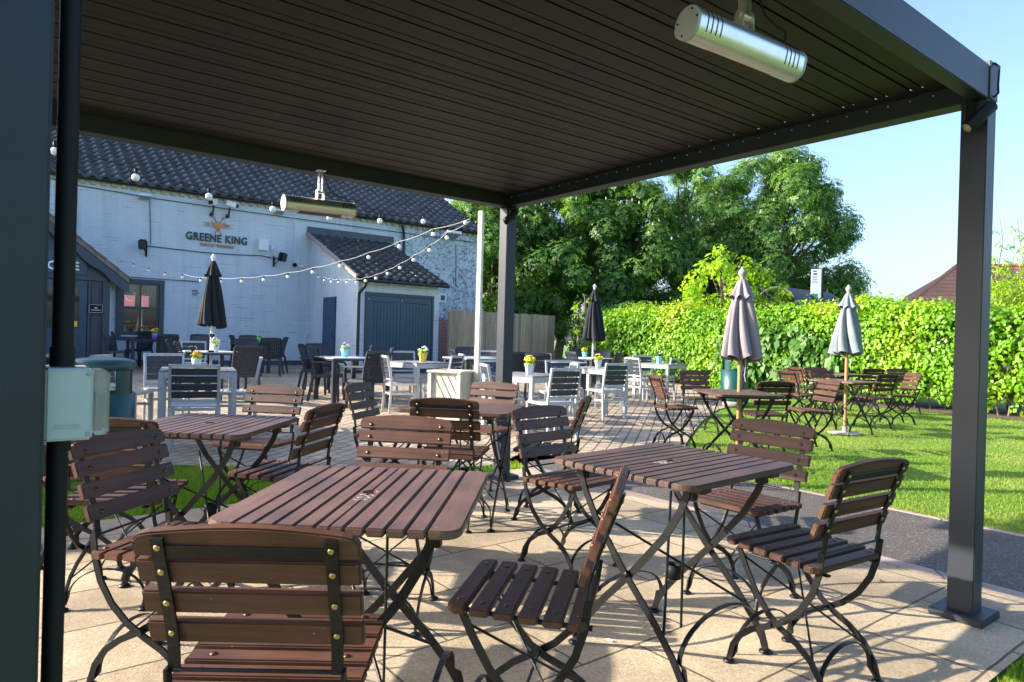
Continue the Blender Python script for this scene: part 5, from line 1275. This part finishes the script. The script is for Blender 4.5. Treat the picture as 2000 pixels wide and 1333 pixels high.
# ------------------------------------------------------------------ silver furniture
SG = 'silver frame slatted chairs'
def silver_chair():
    t = thing('slatted_chair', 'x', 'chair', (0, 0, 0), 0, SG); X = (1, 0, 0)
    for s in (-1, 1):
        x = 0.215*s
        b = MB(); b.sweep([(x, 0.20, 0.0), (x, 0.20, 0.43)], X, 0.028, 0.032); b.build('leg', M_SILVER, t, bevel=0.003)
        b = MB(); b.sweep([(x, -0.23, 0.0), (x, -0.215, 0.25), (x, -0.205, 0.44), (x, -0.225, 0.60), (x, -0.275, 0.86)], X, 0.028, 0.034); b.build('leg', M_SILVER, t, bevel=0.003)
    b = MB()
    for x in (-0.215, 0.215): b.sweep([(x, -0.19, 0.425), (x, 0.184, 0.435)], X, 0.026, 0.032); b.sweep([(x, -0.20, 0.29), (x, 0.184, 0.29)], X, 0.012, 0.03)
    b.sweep([(-0.2, 0.2, 0.435), (0.2, 0.2, 0.435)], (0, 1, 0), 0.03, 0.03); b.sweep([(-0.2, -0.205, 0.42), (0.2, -0.205, 0.42)], (0, 1, 0), 0.03, 0.03)
    b.sweep([(-0.2, -0.215, 0.29), (0.2, -0.215, 0.29)], (0, 1, 0), 0.012, 0.03); b.build('seat_frame', M_SILVER, t)
    b = MB(); b.sweep([(-0.201, -0.270, 0.845), (0, -0.285, 0.845), (0.201, -0.270, 0.845)], (0, 0, 1), 0.034, 0.028); b.build('back_rail', M_SILVER, t)
    b = MB(); b.sweep([(-0.2, -0.212, 0.505), (0.2, -0.212, 0.505)], (0, 0, 1), 0.028, 0.024); b.build('back_rail', M_SILVER, t)
    b = MB()
    for z in (0.565, 0.640, 0.715, 0.790):
        y = -0.216-(z-0.5)*0.17; b.sweep([(-0.201, y, z), (0, y-0.012, z), (0.201, y, z)], (0, -0.2, 1), 0.064, 0.012)
    b.build('backrest', M_GREYSLAT, t)
    b = MB()
    for k in range(7): y = -0.165+0.057*k; b.box(-0.2, 0.2, y-0.024, y+0.024, 0.438-0.006*math.sin(PI*k/6), 0.452-0.006*math.sin(PI*k/6))
    b.build('seat', M_SILVER, t, bevel=0.003)
    return t
SC0 = silver_chair(); su = [False]
def schair(x, y, face, label):
    loc = (x, y, G(x, y)+0.006); rz = R(face-90)
    if not su[0]: su[0] = True; SC0.location = loc; SC0.rotation_euler = (0, 0, rz); SC0['label'] = label; return SC0
    return dup(SC0, loc, rz, label, SG)
def sc_(px, y, face, label): p = at_y(px, y); a = R(face); return schair(p.x+0.27*math.cos(a), y+0.27*math.sin(a), face, label)
def silver_table():
    t = thing('silver_table', 'x', 'table', (0, 0, 0), 0, 'silver frame slatted tables'); a = 0.39
    for sx in (-1, 1):
        for sy in (-1, 1): MB().box(min(sx*a, sx*(a-0.055)), max(sx*a, sx*(a-0.055)), min(sy*a, sy*(a-0.055)), max(sy*a, sy*(a-0.055)), 0, 0.72).build('leg', M_SILVER, t, bevel=0.004)
    b = MB()
    for s in (-1, 1):
        b.box(-a+0.056, a-0.056, min(s*a, s*(a-0.035)), max(s*a, s*(a-0.035)), 0.65, 0.719); b.box(min(s*a, s*(a-0.035)), max(s*a, s*(a-0.035)), -a+0.056, a-0.056, 0.65, 0.719)
    b.build('apron', M_SILVER, t, bevel=0.003)
    b = MB(); n = 9; w_ = (2*a)/n
    for k in range(n): b.box(-a+k*w_+0.004, -a+(k+1)*w_-0.004, -a, a, 0.7205, 0.74)
    b.build('tabletop', mat('grey_slat_top', (0.20, 0.21, 0.22), 0.33, noise=(20, 0.15)), t, bevel=0.003)
    return t
ST0 = silver_table(); stu = [False]
def stable(x, y, rz, label):
    loc = (x, y, G(x, y)+0.006)
    if not stu[0]: stu[0] = True; ST0.location = loc; ST0.rotation_euler = (0, 0, R(rz)); ST0['label'] = label; return ST0
    return dup(ST0, loc, R(rz), label, 'silver frame slatted tables')
S = [stable(-3.57, 7.75, 25, 'silver table at left with orange flowers and a heart marker'),
     stable(-1.53, 11.05, 52, 'silver table with the yellow pot, left of the timber planter'),
     stable(0.17, 8.85, 55, 'silver table with bright yellow flowers, right of the pergola post'),
     stable(1.42, 11.3, 53, 'silver table with a white pot of orange-yellow flowers'),
     stable(3.04, 13.9, 50, 'silver table nearest the hedge with a turquoise pot'),
     stable(-0.62, 13.9, 40, 'silver table hidden behind the timber post')]
sc_(382, 6.55, 112, 'silver chair with black slats, back to us at the left silver table')
sc_(322, 8.55, -55, 'silver chair facing us across the left silver table')
sc_(510, 8.35, 200, 'white-lit silver chair right of the left silver table')
p = at_y(200, 7.7); schair(p.x+0.25, 7.75, 5, 'silver chair seen through the opening of the green bin')
p = at_y(92, 7.6); schair(p.x, 7.6, 95, 'sliver of a silver chair between the left post and conduit')
sc_(752, 10.25, 24, 'silver chair left of the yellow pot table, back to the sun')
sc_(787, 12.35, -65, 'silver chair behind the yellow pot table')
sc_(894, 10.95, 160, 'silver chair just behind the timber planter box, front one')
sc_(902, 11.9, 195, 'white-lit silver chair behind the timber planter box, rear one')
sc_(1108, 8.05, 124, 'silver chair with dark slats and its back to us, right of the yellow flowers')
sc_(948, 8.75, 15, 'silver chair between timber post and pergola post')
sc_(962, 10.1, -60, 'silver chair mostly behind the pergola middle post')
sc_(1124, 9.9, 190, 'white-lit silver chair, low back, right of the yellow flowers')
sc_(1092, 10.9, -70, 'silver chair behind the bright yellow flowers table, right side')
sc_(1207, 10.35, 122, 'silver chair with its back to us at the orange-yellow flowers table')
sc_(1224, 11.5, 165, 'silver chair overlapping, right of the orange-yellow flowers table')
sc_(1236, 13.3, 28, 'silver chair left of the turquoise pot near the hedge')
sc_(1318, 13.6, 150, 'silver chair right of the turquoise pot near the hedge')
sc_(1256, 15.0, -80, 'dark-slatted chair top behind the turquoise pot table')
sc_(958, 14.4, -95, 'silver chair far behind the pergola middle post')
sc_(1056, 13.8, -90, 'silver chair back beyond the pair of dark woven chairs')
p = at_y(380, 13.2); schair(p.x, p.y, -62, 'silver chair with dark slats behind the left parasol table')
# ------------------------------------------------------------------ woven furniture
WG = 'dark woven resin chairs'
def woven_chair(arms):
    t = thing('woven_armchair' if arms else 'woven_chair', 'x', 'chair', (0, 0, 0), 0, WG); X = (1, 0, 0)
    for s in (-1, 1):
        MB().sweep([(0.205*s, 0.215, 0), (0.20*s, 0.195, 0.43)], X, 0.036, 0.040).build('leg', M_RATTAN, t, bevel=0.004)
        MB().sweep([(0.215*s, -0.29, 0), (0.205*s, -0.21, 0.43)], X, 0.036, 0.042).build('leg', M_RATTAN, t, bevel=0.004)
    MB().box(-0.23, 0.23, -0.22, 0.23, 0.40, 0.455).build('seat', M_RATTAN, t, bevel=0.012)
    def P(u, v):      # back surface: u -1..1 across, v 0..1 up
        y = -0.215-0.10*v**1.5+0.035*u*u-0.03*v*0; return Vector((u*(0.215+0.012*v), y, 0.45+v*0.43+0.012*(1-u*u)*v))
    b = MB()
    for u in (-1, 1): b.sweep([P(u, v/6) for v in range(7)], X, 0.026, 0.026)
    b.sweep([P(-1+u/4, 1) for u in range(9)], (0, 0, 1), 0.05, 0.022); b.build('back_frame', M_RATTAN, t, bevel=0.003)
    b = MB(); nh, nv = 13, 11
    for i in range(nh):
        v = (i+0.5)/nh*0.97; pts = []
        for j in range(23):
            u = -1+2*j/22; q = P(u, v); q.y += 0.004*(1 if (i+j//2) % 2 else -1); pts.append(q)
        b.sweep(pts, (0, -0.25, 1), 0.0265, 0.003)
    for j in range(nv):
        u = -1+2*(j+0.5)/nv; b.sweep([P(u, v/8*0.97) for v in range(9)], X, 0.030, 0.003)
    b.build('backrest', M_RATTAN, t, normals=False)
    if arms:
        for s in (-1, 1): MB().sweep([(0.235*s, 0.22, 0.40), (0.245*s, 0.22, 0.60), (0.245*s, 0.19, 0.645), (0.245*s, 0.0, 0.655), (0.235*s, -0.25, 0.66)], X, 0.045, 0.028).build('armrest', M_RATTAN, t, bevel=0.005)
    return t
WC = {False: woven_chair(False), True: woven_chair(True)}; wu = {False: False, True: False}
def wchair(px, y, face, label, arms=False):
    p = at_y(px, y); a = R(face); x, y = p.x+0.25*math.cos(a), y+0.25*math.sin(a); loc = (x, y, G(x, y)+0.006); rz = R(face-90)
    if not wu[arms]: wu[arms] = True; o = WC[arms]; o.location = loc; o.rotation_euler = (0, 0, rz); o['label'] = label; return o
    return dup(WC[arms], loc, rz, label, WG)
def woven_table():
    t = thing('dark_legged_table', 'x', 'table', (0, 0, 0), 0, 'square tables with dark legs'); a = 0.40
    for sx in (-1, 1):
        for sy in (-1, 1): MB().box(min(sx*(a-0.02), sx*(a-0.09)), max(sx*(a-0.02), sx*(a-0.09)), min(sy*(a-0.02), sy*(a-0.09)), max(sy*(a-0.02), sy*(a-0.09)), 0, 0.69).build('leg', M_RATTAN, t, bevel=0.006)
    MB().box(-a+0.01, a-0.01, -a+0.01, a-0.01, 0.69, 0.725).build('frame', M_RATTAN, t, bevel=0.004)
    MB().box(-a, a, -a, a, 0.7255, 0.745).build('tabletop', M_WHITETOP, t, bevel=0.005)
    return t
WT0 = woven_table(); wtu = [False]
def wtable(px, y, rz, label, dark=False):
    p = at_y(px, y); loc = (p.x, y, G(p.x, y)+0.006)
    if not wtu[0]: wtu[0] = True; WT0.location = loc; WT0.rotation_euler = (0, 0, R(rz)); WT0['label'] = label; return WT0
    o = dup(WT0, loc, R(rz), label, 'square tables with dark legs')
    if dark:
        for c in o.children:
            if c.name.startswith('tabletop'): c.data = c.data.copy(); c.data.materials[0] = M_RATTAN
    return o
W1 = wtable(410, 11.8, 45, 'white-topped table holding the tall black parasol near the wall')
W4 = wtable(674, 11.6, 40, 'white-topped table with a turquoise pot of pansies')
W2 = wtable(286, 16.6, 38, 'dark table under the pub window with the purple pot', True)
W3 = wtable(490, 17.0, 38, 'dark table at the wall with the green pot', True)
W5 = wtable(921, 13.2, 40, 'pale-topped table behind the timber planter')
W6 = wtable(1152, 15.5, 45, 'white-topped table holding the black parasol near the hedge')
W7 = wtable(1090, 12.9, 40, 'pale table between the yellow flowers and the hedge parasol', False)
wchair(334, 12.2, 15, 'light-catching woven chair left of the white parasol table, rear one')
wchair(350, 11.3, 18, 'light-catching woven chair left of the white parasol table, front one')
wchair(485, 10.7, 138, 'dark woven chair with its back to us right of the white parasol table')
wchair(391, 17.0, -80, 'small dark woven chair top far behind the left parasol')
wchair(214, 16.4, 5, 'woven chair side-on at the porch corner', )
wchair(286, 17.7, -100, 'woven chair under the pub window behind the purple pot table')
wchair(328, 15.7, 135, 'woven chair with its back to us right of the pub window')
wchair(455, 17.4, 10, 'woven chair left of the green pot against the wall')
wchair(484, 18.0, -85, 'woven chair behind the green pot against the wall')
wchair(530, 15.9, 110, 'woven chair with its back to us right of the green pot')
wchair(556, 17.2, 185, 'woven chair edge right of the green pot table')
wchair(482, 14.6, -70, 'pale-lit woven chair back in front of the green pot table')
wchair(592, 12.5, 5, 'woven armchair, rear one of the pair left of the pansies table', True)
wchair(616, 11.5, 0, 'woven armchair, front one of the pair left of the pansies table', True)
wchair(738, 10.5, 142, 'dark woven armchair with its back to us right of the pansies table', True)
wchair(621, 13.2, -60, 'dark armchair behind the pansies table', True)
wchair(722, 12.9, 195, 'pale-lit woven chair right of the pansies table, left one')
wchair(762, 12.2, 195, 'pale-lit woven chair right of the pansies table, right one')
wchair(887, 13.0, 20, 'pale-lit woven chair back above the timber planter')
wchair(912, 14.6, -85, 'dark woven chair left of the timber post, near the fence')
wchair(1013, 12.3, 95, 'dark woven chair right of the pergola middle post')
wchair(1051, 12.1, 80, 'dark woven chair directly behind the bright yellow flowers')
wchair(1118, 14.1, 25, 'pale-lit woven chair left of the hedge-side black parasol')
wchair(1130, 16.3, -70, 'woven chair behind the yellow flowers at the hedge-side parasol')
wchair(1175, 16.4, -95, 'pale woven chair right of the hedge-side parasol pole')
wchair(1208, 14.4, 150, 'dark woven chair with its back to us right of the hedge-side parasol')
# ------------------------------------------------------------------ parasols
def parasol(label, x, y, zb, ztop, zhem, rmax, fabric_m, poler, polem, lean=0.0, seed=0, cap=0.23, base=True):
    t = thing('parasol', label, 'parasol', (x, y, zb), 0, 'closed garden parasols'); h = ztop-zb; hem = zhem-zb
    MB().tube([(0, 0, 0.0), (0, 0, h-0.12)], poler, 12).build('pole', polem, t)
    MB().lathe([(0.026, h-0.16), (0.03, h-0.13), (0.02, h-0.11), (0.036, h-0.085), (0.044, h-0.06), (0.030, h-0.035), (0.016, h-0.022), (0.020, h-0.008), (0.0, h)], n=14).build('finial', M_WHITEPAINT if polem is not M_TIMBER2 else M_CONC, t)
    rg = np.random.RandomState(seed); n = 96; nz = 22; L = h-0.13-hem; ph = rg.rand(8)*0.6; dp = 0.6+0.8*rg.rand(8)
    V = []
    def fold(a, f):
        k = a/(2*PI)*8; i = int(k) % 8; fr = k-int(k); return 1+(abs(math.sin(PI*fr))**0.7*0.62*dp[i]-0.42)*min(1, f*2.2+0.15)
    for j in range(nz+1):
        f = j/nz; z = h-0.13-L*f; Rr = 0.028+(rmax-0.028)*(f**0.70)
        for k in range(n):
            a = 2*PI*k/n; tw = a+0.5*f+0.10*math.sin(3*a+4*f+seed); r_ = Rr*fold(a, f); zz = z
            if j == nz: zz += 0.018*math.cos(8*a+PI)-0.025*math.sin(a+1)
            V.append((r_*math.cos(tw), r_*math.sin(tw), zz))
    F_ = [(j*n+k, j*n+(k+1) % n, (j+1)*n+(k+1) % n, (j+1)*n+k) for j in range(nz) for k in range(n)]
    b = MB(); b.add(V, F_, True); b.build('canopy', fabric_m, t, normals=False)
    V = []; nz2 = 7
    for j in range(nz2+1):
        f = j/nz2*cap; z = h-0.125-L*f; Rr = 0.034+(rmax-0.02)*(f**0.75)*(1.12+0.42*(f/cap)**2)
        for k in range(n):
            a = 2*PI*k/n; tw = a+0.5*f+0.2; r_ = Rr*(1+0.17*math.cos(8*a+1)*min(1, j/3)); zz = z+(0.018*math.cos(8*a) if j == nz2 else 0)
            V.append((r_*math.cos(tw), r_*math.sin(tw), zz))
    b = MB(); b.add(V, [(j*n+k, j*n+(k+1) % n, (j+1)*n+(k+1) % n, (j+1)*n+k) for j in range(nz2) for k in range(n)], True); b.build('vent_cap', fabric_m, t, normals=False)
    b = MB(); b.tube([(0.03, -0.03, hem+0.1), (0.045, -0.035, hem-0.05), (0.035, -0.03, hem-0.16), (0.05, -0.03, hem-0.22)], 0.004, 5); b.build('pull_cord', M_CORDW, t)
    if base: MB().lathe([(0.22, 0.0), (0.22, 0.012), (0.20, 0.02), (0.035, 0.024), (0.032, 0.10), (0.026, 0.105)], n=28).build('base', M_CONC, t)
    return t
M_TIMBER2 = mat('varnished_bamboo_pole', (0.30, 0.19, 0.075), 0.45, noise=(9, 0.15))
def par_at(px, y, ptop, phem, **k):
    p = at_y(px, y); zt = at_y(px, y, ptop).z; zh = at_y(px, y, phem).z
    return parasol(k.pop('label'), p.x, y, G(p.x, y), zt, zh, **k)
par_at(413, 11.8, 496, 638, label='closed black parasol in front of the white wall', rmax=0.205, fabric_m=M_FBLACK, poler=0.022, polem=M_WHITEPAINT, seed=1)
par_at(1159, 15.5, 555, 665, label='closed black parasol in front of the far end of the hedge', rmax=0.215, fabric_m=M_FBLACK, poler=0.024, polem=M_TIMBER, seed=2)
par_at(1447, 6.66, 521, 702, label='closed faded mauve parasol on the lawn-edge table', rmax=0.175, fabric_m=M_FMAUVE, poler=0.022, polem=M_TIMBER2, seed=3)
par_at(1655, 9.50, 556, 692, label='closed faded pale green parasol on the lawn', rmax=0.185, fabric_m=M_FGREEN, poler=0.023, polem=M_TIMBER2, seed=4)
# ------------------------------------------------------------------ timber planter with its light-string post
pl = thing('timber_planter', 'square pale timber planter box with a tall post for the light strings', 'planter', (-0.80, 9.2, G(-.8, 9.2)+0.006), R(-21))
a = 0.215; ph_ = 0.74
b = MB()
b.box(-a, a, -a, -a+0.02, 0.03, ph_-0.03); b.box(-a, a, a-0.02, a, 0.03, ph_-0.03); b.box(-a, -a+0.02, -a+0.021, a-0.021, 0.03, ph_-0.03); b.box(a-0.02, a, -a+0.021, a-0.021, 0.03, ph_-0.03)
b.build('panel', M_TIMBER, pl)
for sx in (-1, 1):
    for sy in (-1, 1): MB().box(sx*a-0.028, sx*a+0.028, sy*a-0.028, sy*a+0.028, 0, ph_-0.03).build('corner_post', M_TIMBER, pl, bevel=0.004)
b = MB(); r2 = a+0.04
b.box(-r2, r2, -r2, -r2+0.07, ph_-0.03, ph_); b.box(-r2, r2, r2-0.07, r2, ph_-0.03, ph_); b.box(-r2, -r2+0.07, -r2+0.071, r2-0.071, ph_-0.03, ph_); b.box(r2-0.07, r2, -r2+0.071, r2-0.071, ph_-0.03, ph_)
b.build('rim', M_TIMBER, pl, bevel=0.004)
b = MB()
for k in range(4): x = -a+0.05+k*0.10; b.sweep([(x, -a-0.004, ph_-0.06), (min(x+0.30, a-.03), -a-0.004, max(0.06, ph_-0.06-0.55*(min(x+0.3, a-.03)-x)/0.3))], (0, 1, 0), 0.004, 0.004)
b.build('board_groove', M_SOIL, pl)
MB().box(-a+0.02, a-0.02, -a+0.02, a-0.02, ph_-0.2, ph_-0.12).build('soil', M_SOIL, pl)
ptz = at_y(935, 9.1, 410).z
MB().box(0.262, 0.330, 0.13, 0.198, 0.0, ptz).build('tall_post', M_TIMBER, pl, bevel=0.004)
# ------------------------------------------------------------------ festoon lights
def festoon(label, A, B, bulbs, material, r=0.031, post=None):
    A, B = Vector(A), Vector(B); t = thing('festoon_lights', label, 'string lights', A, 0, 'festoon light strings'); pts = [A]
    for px, py in bulbs:
        p = at_plane(px, py, A, B)
        if (p-A).length < 40: pts.append(p+Vector((0, 0, r+0.045)))
    pts.append(B)
    b = MB(); fine = []
    for i in range(len(pts)-1):
        for k in range(4): f = k/4; q = pts[i].lerp(pts[i+1], f); q.z -= 0.02*math.sin(PI*f); fine.append(q-A)
    fine.append(B-A); b.tube(fine, 0.0032, 6); b.build('cord', material, t)
    me = None
    for p in pts[1:-1]:
        c = p-A-Vector((0, 0, r+0.045))
        if me is None:
            o = MB().lathe([(0.0, -r), (r*.5, -r*.87), (r*.87, -r*.5), (r, 0), (r*.87, r*.5), (r*.5, r*.87), (0.0, r)], n=16).build('bulb', M_BULB, t); me = o.data
            s_ = MB().lathe([(0.013, r*.8), (0.013, r+0.04)], n=8).build('bulb_holder', M_BLACK, o); ms = s_.data
        else:
            o = bpy.data.objects.new('bulb', me); COL.objects.link(o); o.parent = t
            s_ = bpy.data.objects.new('bulb_holder', ms); COL.objects.link(s_); s_.parent = o
        o.location = c
    return t
PT = at_y(918, 9.1, 428)
zc = at_y(95, 4.9, 288)
festoon('near light string sweeping left along the eaves from the timber post', PT+Vector((0, 0, .03)), zc+Vector((-.3, -.1, .12)), [(909, 435), (827, 433), (742, 432), (643.5, 425.5), (533, 409), (408, 384), (265, 347), (107, 296)], M_BLACK)
u_, z_ = onwall(226, 505); festoon('white light string running from the timber post behind the left parasol to the wall', PT, (*XY(u_, WB-0.04), z_), [(846, 458), (780, 482), (720, 503), (664.6, 519.5), (610.6, 532), (562, 541), (515, 547), (472, 550), (431, 551), (392, 549), (356, 542), (322, 537), (290, 529), (260, 520)], M_CORDW, r=0.031)
u_, z_ = onwall(586, 521); festoon('light string sagging in front of the lean-to roof', PT-Vector((0, 0, .03)), (*XY(u_, WB-0.04), z_), [(873, 464.7), (839, 489), (808, 508), (781, 523.5), (757, 535), (734, 544), (714, 549), (696, 552), (678, 552), (661, 552), (647, 551), (633.5, 548), (622, 542)], M_CORDW, r=0.031)
# ------------------------------------------------------------------ flower pots
POTM = {}
def pot(label, px, y, zt, potc, blooms, shape=18, s=1.0, heart=False, leafc=True, seed=0):
    p = at_y(px, y); t = thing('flower_pot', label, 'flower pot', (p.x, y, zt), 0, 'small flower pots on the tables')
    if potc not in POTM: POTM[potc] = mat('glazed_pot', potc, 0.3)
    s *= 0.87; h = 0.125*s; MB().lathe([(0.042*s, 0), (0.064*s, h), (0.058*s, h+0.002), (0.054*s, h-0.015), (0, h-0.016)], n=shape, smooth=shape > 8).build('pot', POTM[potc], t)
    rg = np.random.RandomState(seed); n = 90; d = fib(n, rg); d[:, 2] = abs(d[:, 2]); P = np.array([0, 0, h])+d*np.array([.065, .065, .06])*s*(0.4+0.6*rg.rand(n, 1))
    leafcloud('foliage', P, d, 0.035*s, 2, M_SAPL if leafc else M_DARKL, t, droop=0.1, aspect=0.6, seed=seed)
    for bi, (c, k) in enumerate(blooms):
        kk = ('b', c)
        if kk not in POTM: POTM[kk] = mat('petal', c, 0.6)
        b = MB()
        for _ in range(k):
            q = fib(1, rg)[0]; q[2] = abs(q[2])+0.3; q = q*np.array([.062, .062, .062])*s+np.array([0, 0, h+0.02*s]); r_ = 0.017*s
            b.lathe([(r_*.4, -r_*.5), (r_, 0), (r_*.8, r_*.5), (0, r_*.6)], q[0], q[1], 7, Matrix.Translation((0, 0, q[2])) @ Matrix.Rotation(rg.randn()*.3, 4, 'X') if False else Matrix.Translation((0, 0, q[2])), smooth=False)
        b.build('blooms', POTM[kk], t, normals=False)['kind'] = 'stuff'
    if heart:
        b = MB(); b.tube([(-0.04*s, 0, h-0.02), (-0.055*s, 0, h+0.09*s)], 0.003, 5)
        hp = [(16*math.sin(a)**3*0.0028*s-0.055*s, (13*math.cos(a)-5*math.cos(2*a)-2*math.cos(3*a)-math.cos(4*a))*0.0028*s+h+0.13*s) for a in [2*PI*i/28 for i in range(28)]]
        b.prism(hp, -0.004, 0.004, 'xz'); o = b.build('heart_marker', M_LETTER, t)
        b = MB(); hq = [((x_+0.055*s)*1.18-0.055*s, (z_-h-0.13*s)*1.18+h+0.13*s) for x_, z_ in hp]; b.prism(hq, 0.0045, 0.006, 'xz'); b.build('heart_rim', M_WHITEL, o)
    return t
Y_, O_, W_, P_ = (0.85, 0.55, 0.01), (0.80, 0.20, 0.01), (0.75, 0.75, 0.72), (0.20, 0.03, 0.22)
def tz(x_px, y): p = at_y(x_px, y); return G(p.x, y)+0.752
pot('white pot of orange and yellow flowers with a heart on the left silver table', 385, 7.75, tz(385, 7.75)-.004, (0.65, 0.65, 0.62), [(O_, 12), (Y_, 12)], heart=True, seed=1)
pot('white pot of white flowers with a heart beside the left parasol', 421, 11.6, tz(421, 11.6), (0.7, 0.7, 0.68), [(W_, 12)], heart=True, s=1.25, seed=2)
pot('purple pot of yellow flowers under the pub window', 303, 16.5, tz(303, 16.5), (0.20, 0.10, 0.55), [(Y_, 22)], s=1.45, seed=3)
pot('bright green pot on the table at the wall', 507, 16.9, tz(507, 16.9), (0.02, 0.60, 0.18), [(W_, 1)], s=1.2, seed=4)
pot('turquoise pot of purple and white pansies', 674, 11.6, tz(674, 11.6), (0.18, 0.60, 0.62), [(P_, 9), (W_, 9)], s=1.25, seed=5)
pot('yellow faceted pot of white flowers', 827, 11.0, tz(827, 11.0)-.004, (0.80, 0.52, 0.10), [(W_, 14)], shape=6, s=1.3, seed=6)
pot('white faceted pot of bright yellow flowers right of the pergola post', 1036, 8.85, tz(1036, 8.85)-.004, (0.62, 0.64, 0.68), [(Y_, 34)], shape=6, s=1.2, seed=7)
pot('turquoise pot of yellow flowers at the hedge-side parasol', 1143, 15.3, tz(1143, 15.3), (0.18, 0.60, 0.62), [(Y_, 20)], s=1.15, seed=8)
pot('white faceted pot of orange-yellow flowers', 1170, 11.25, tz(1170, 11.25)-.004, (0.62, 0.64, 0.68), [(Y_, 10), (O_, 6)], shape=6, s=1.15, seed=9)
pot('turquoise pot with a single white bloom on the silver table by the hedge', 1289, 13.9, tz(1289, 13.9)-.004, (0.22, 0.60, 0.62), [(W_, 3)], shape=6, s=1.35, leafc=False, seed=10)
p = at_y(416, 11.5); ash = thing('ashtray', 'black round ashtray beside the white flower pot', 'ashtray', (p.x-0.01, 11.45, tz(416, 11.45)))
MB().lathe([(0.05, 0), (0.055, 0.03), (0.045, 0.03), (0.04, 0.01), (0, 0.01)], n=18).build('bowl', M_BLACK, ash)
# small litter on the slabs
p = at_z(1185, 1251, 0.006)
cg = MB().tube([(0, 0, 0.008), (0.022, -0.012, 0.008)], 0.004, 8).build('cigarette_end', M_WHITEL, loc=(p.x, p.y, 0.002)); tag(cg, 'white cigarette end lying on the sunny slabs', 'litter')
p = at_z(1410, 813, 0.006); rg = np.random.RandomState(9)
ct = MB()
for k in range(7): a = rg.rand()*6.28; ct.box(-.03, .03, -.02, .02, 0, .004, Matrix.Translation((rg.randn()*.03, rg.randn()*.02, .004+.01*k)) @ Matrix.Rotation(a, 4, 'Z') @ Matrix.Rotation(rg.randn()*.5, 4, 'X'))
p = at_z(1223, 818, 0.0); o = ct.build('crumpled_napkin', M_WHITEL, loc=(p.x, p.y, p.z+.004)); tag(o, 'crumpled white napkin on the block paving by a chair leg', 'litter')
rg = np.random.RandomState(12); lm = mat('dry_leaf', (0.16, 0.09, 0.04), 0.8); l0 = None
for k in range(16):
    u_, w_ = 0.6+3.2*rg.rand(), 1.1+3.4*rg.rand(); x_, y_ = XY(u_, w_)
    if l0 is None:
        l0 = MB().add([(0, -.016, .003), (.010, 0, .009), (0, .02, .003), (-.010, 0, .007), (0, 0, .002)], [(0, 1, 4), (1, 2, 4), (2, 3, 4), (3, 0, 4)]).build('fallen_leaf', lm, normals=False); o = l0
    else: o = l0.copy(); COL.objects.link(o)
    o.location = (x_, y_, 0.0045); o.rotation_euler = (0, 0, rg.rand()*6.28); f_ = 0.4+0.8*rg.rand(); o.scale = (f_,)*3
    tag(o, 'tiny dry brown leaf fallen on the sandy slabs', 'leaf', 'dry leaves scattered over the slabs')
# ------------------------------------------------------------------ put each root at its own base
bpy.context.view_layer.update()
for o in [o for o in COL.objects if o.type == 'EMPTY' and not o.parent and abs(o.location.x) < 1e-4 and abs(o.location.y) < 1e-4]:
    lo = Vector((1e9,)*3); hi = -lo
    for c in o.children:
        if c.type != 'MESH': continue
        for v in c.bound_box:
            q = c.location+Vector(v)
            for i in range(3): lo[i] = min(lo[i], q[i]); hi[i] = max(hi[i], q[i])
    mid = Vector(((lo.x+hi.x)/2, (lo.y+hi.y)/2, 0)); wv = Matrix.Rotation(o.rotation_euler.z, 3, 'Z') @ mid
    o.location = o.location+wv
    for c in o.children: c.location = c.location-mid
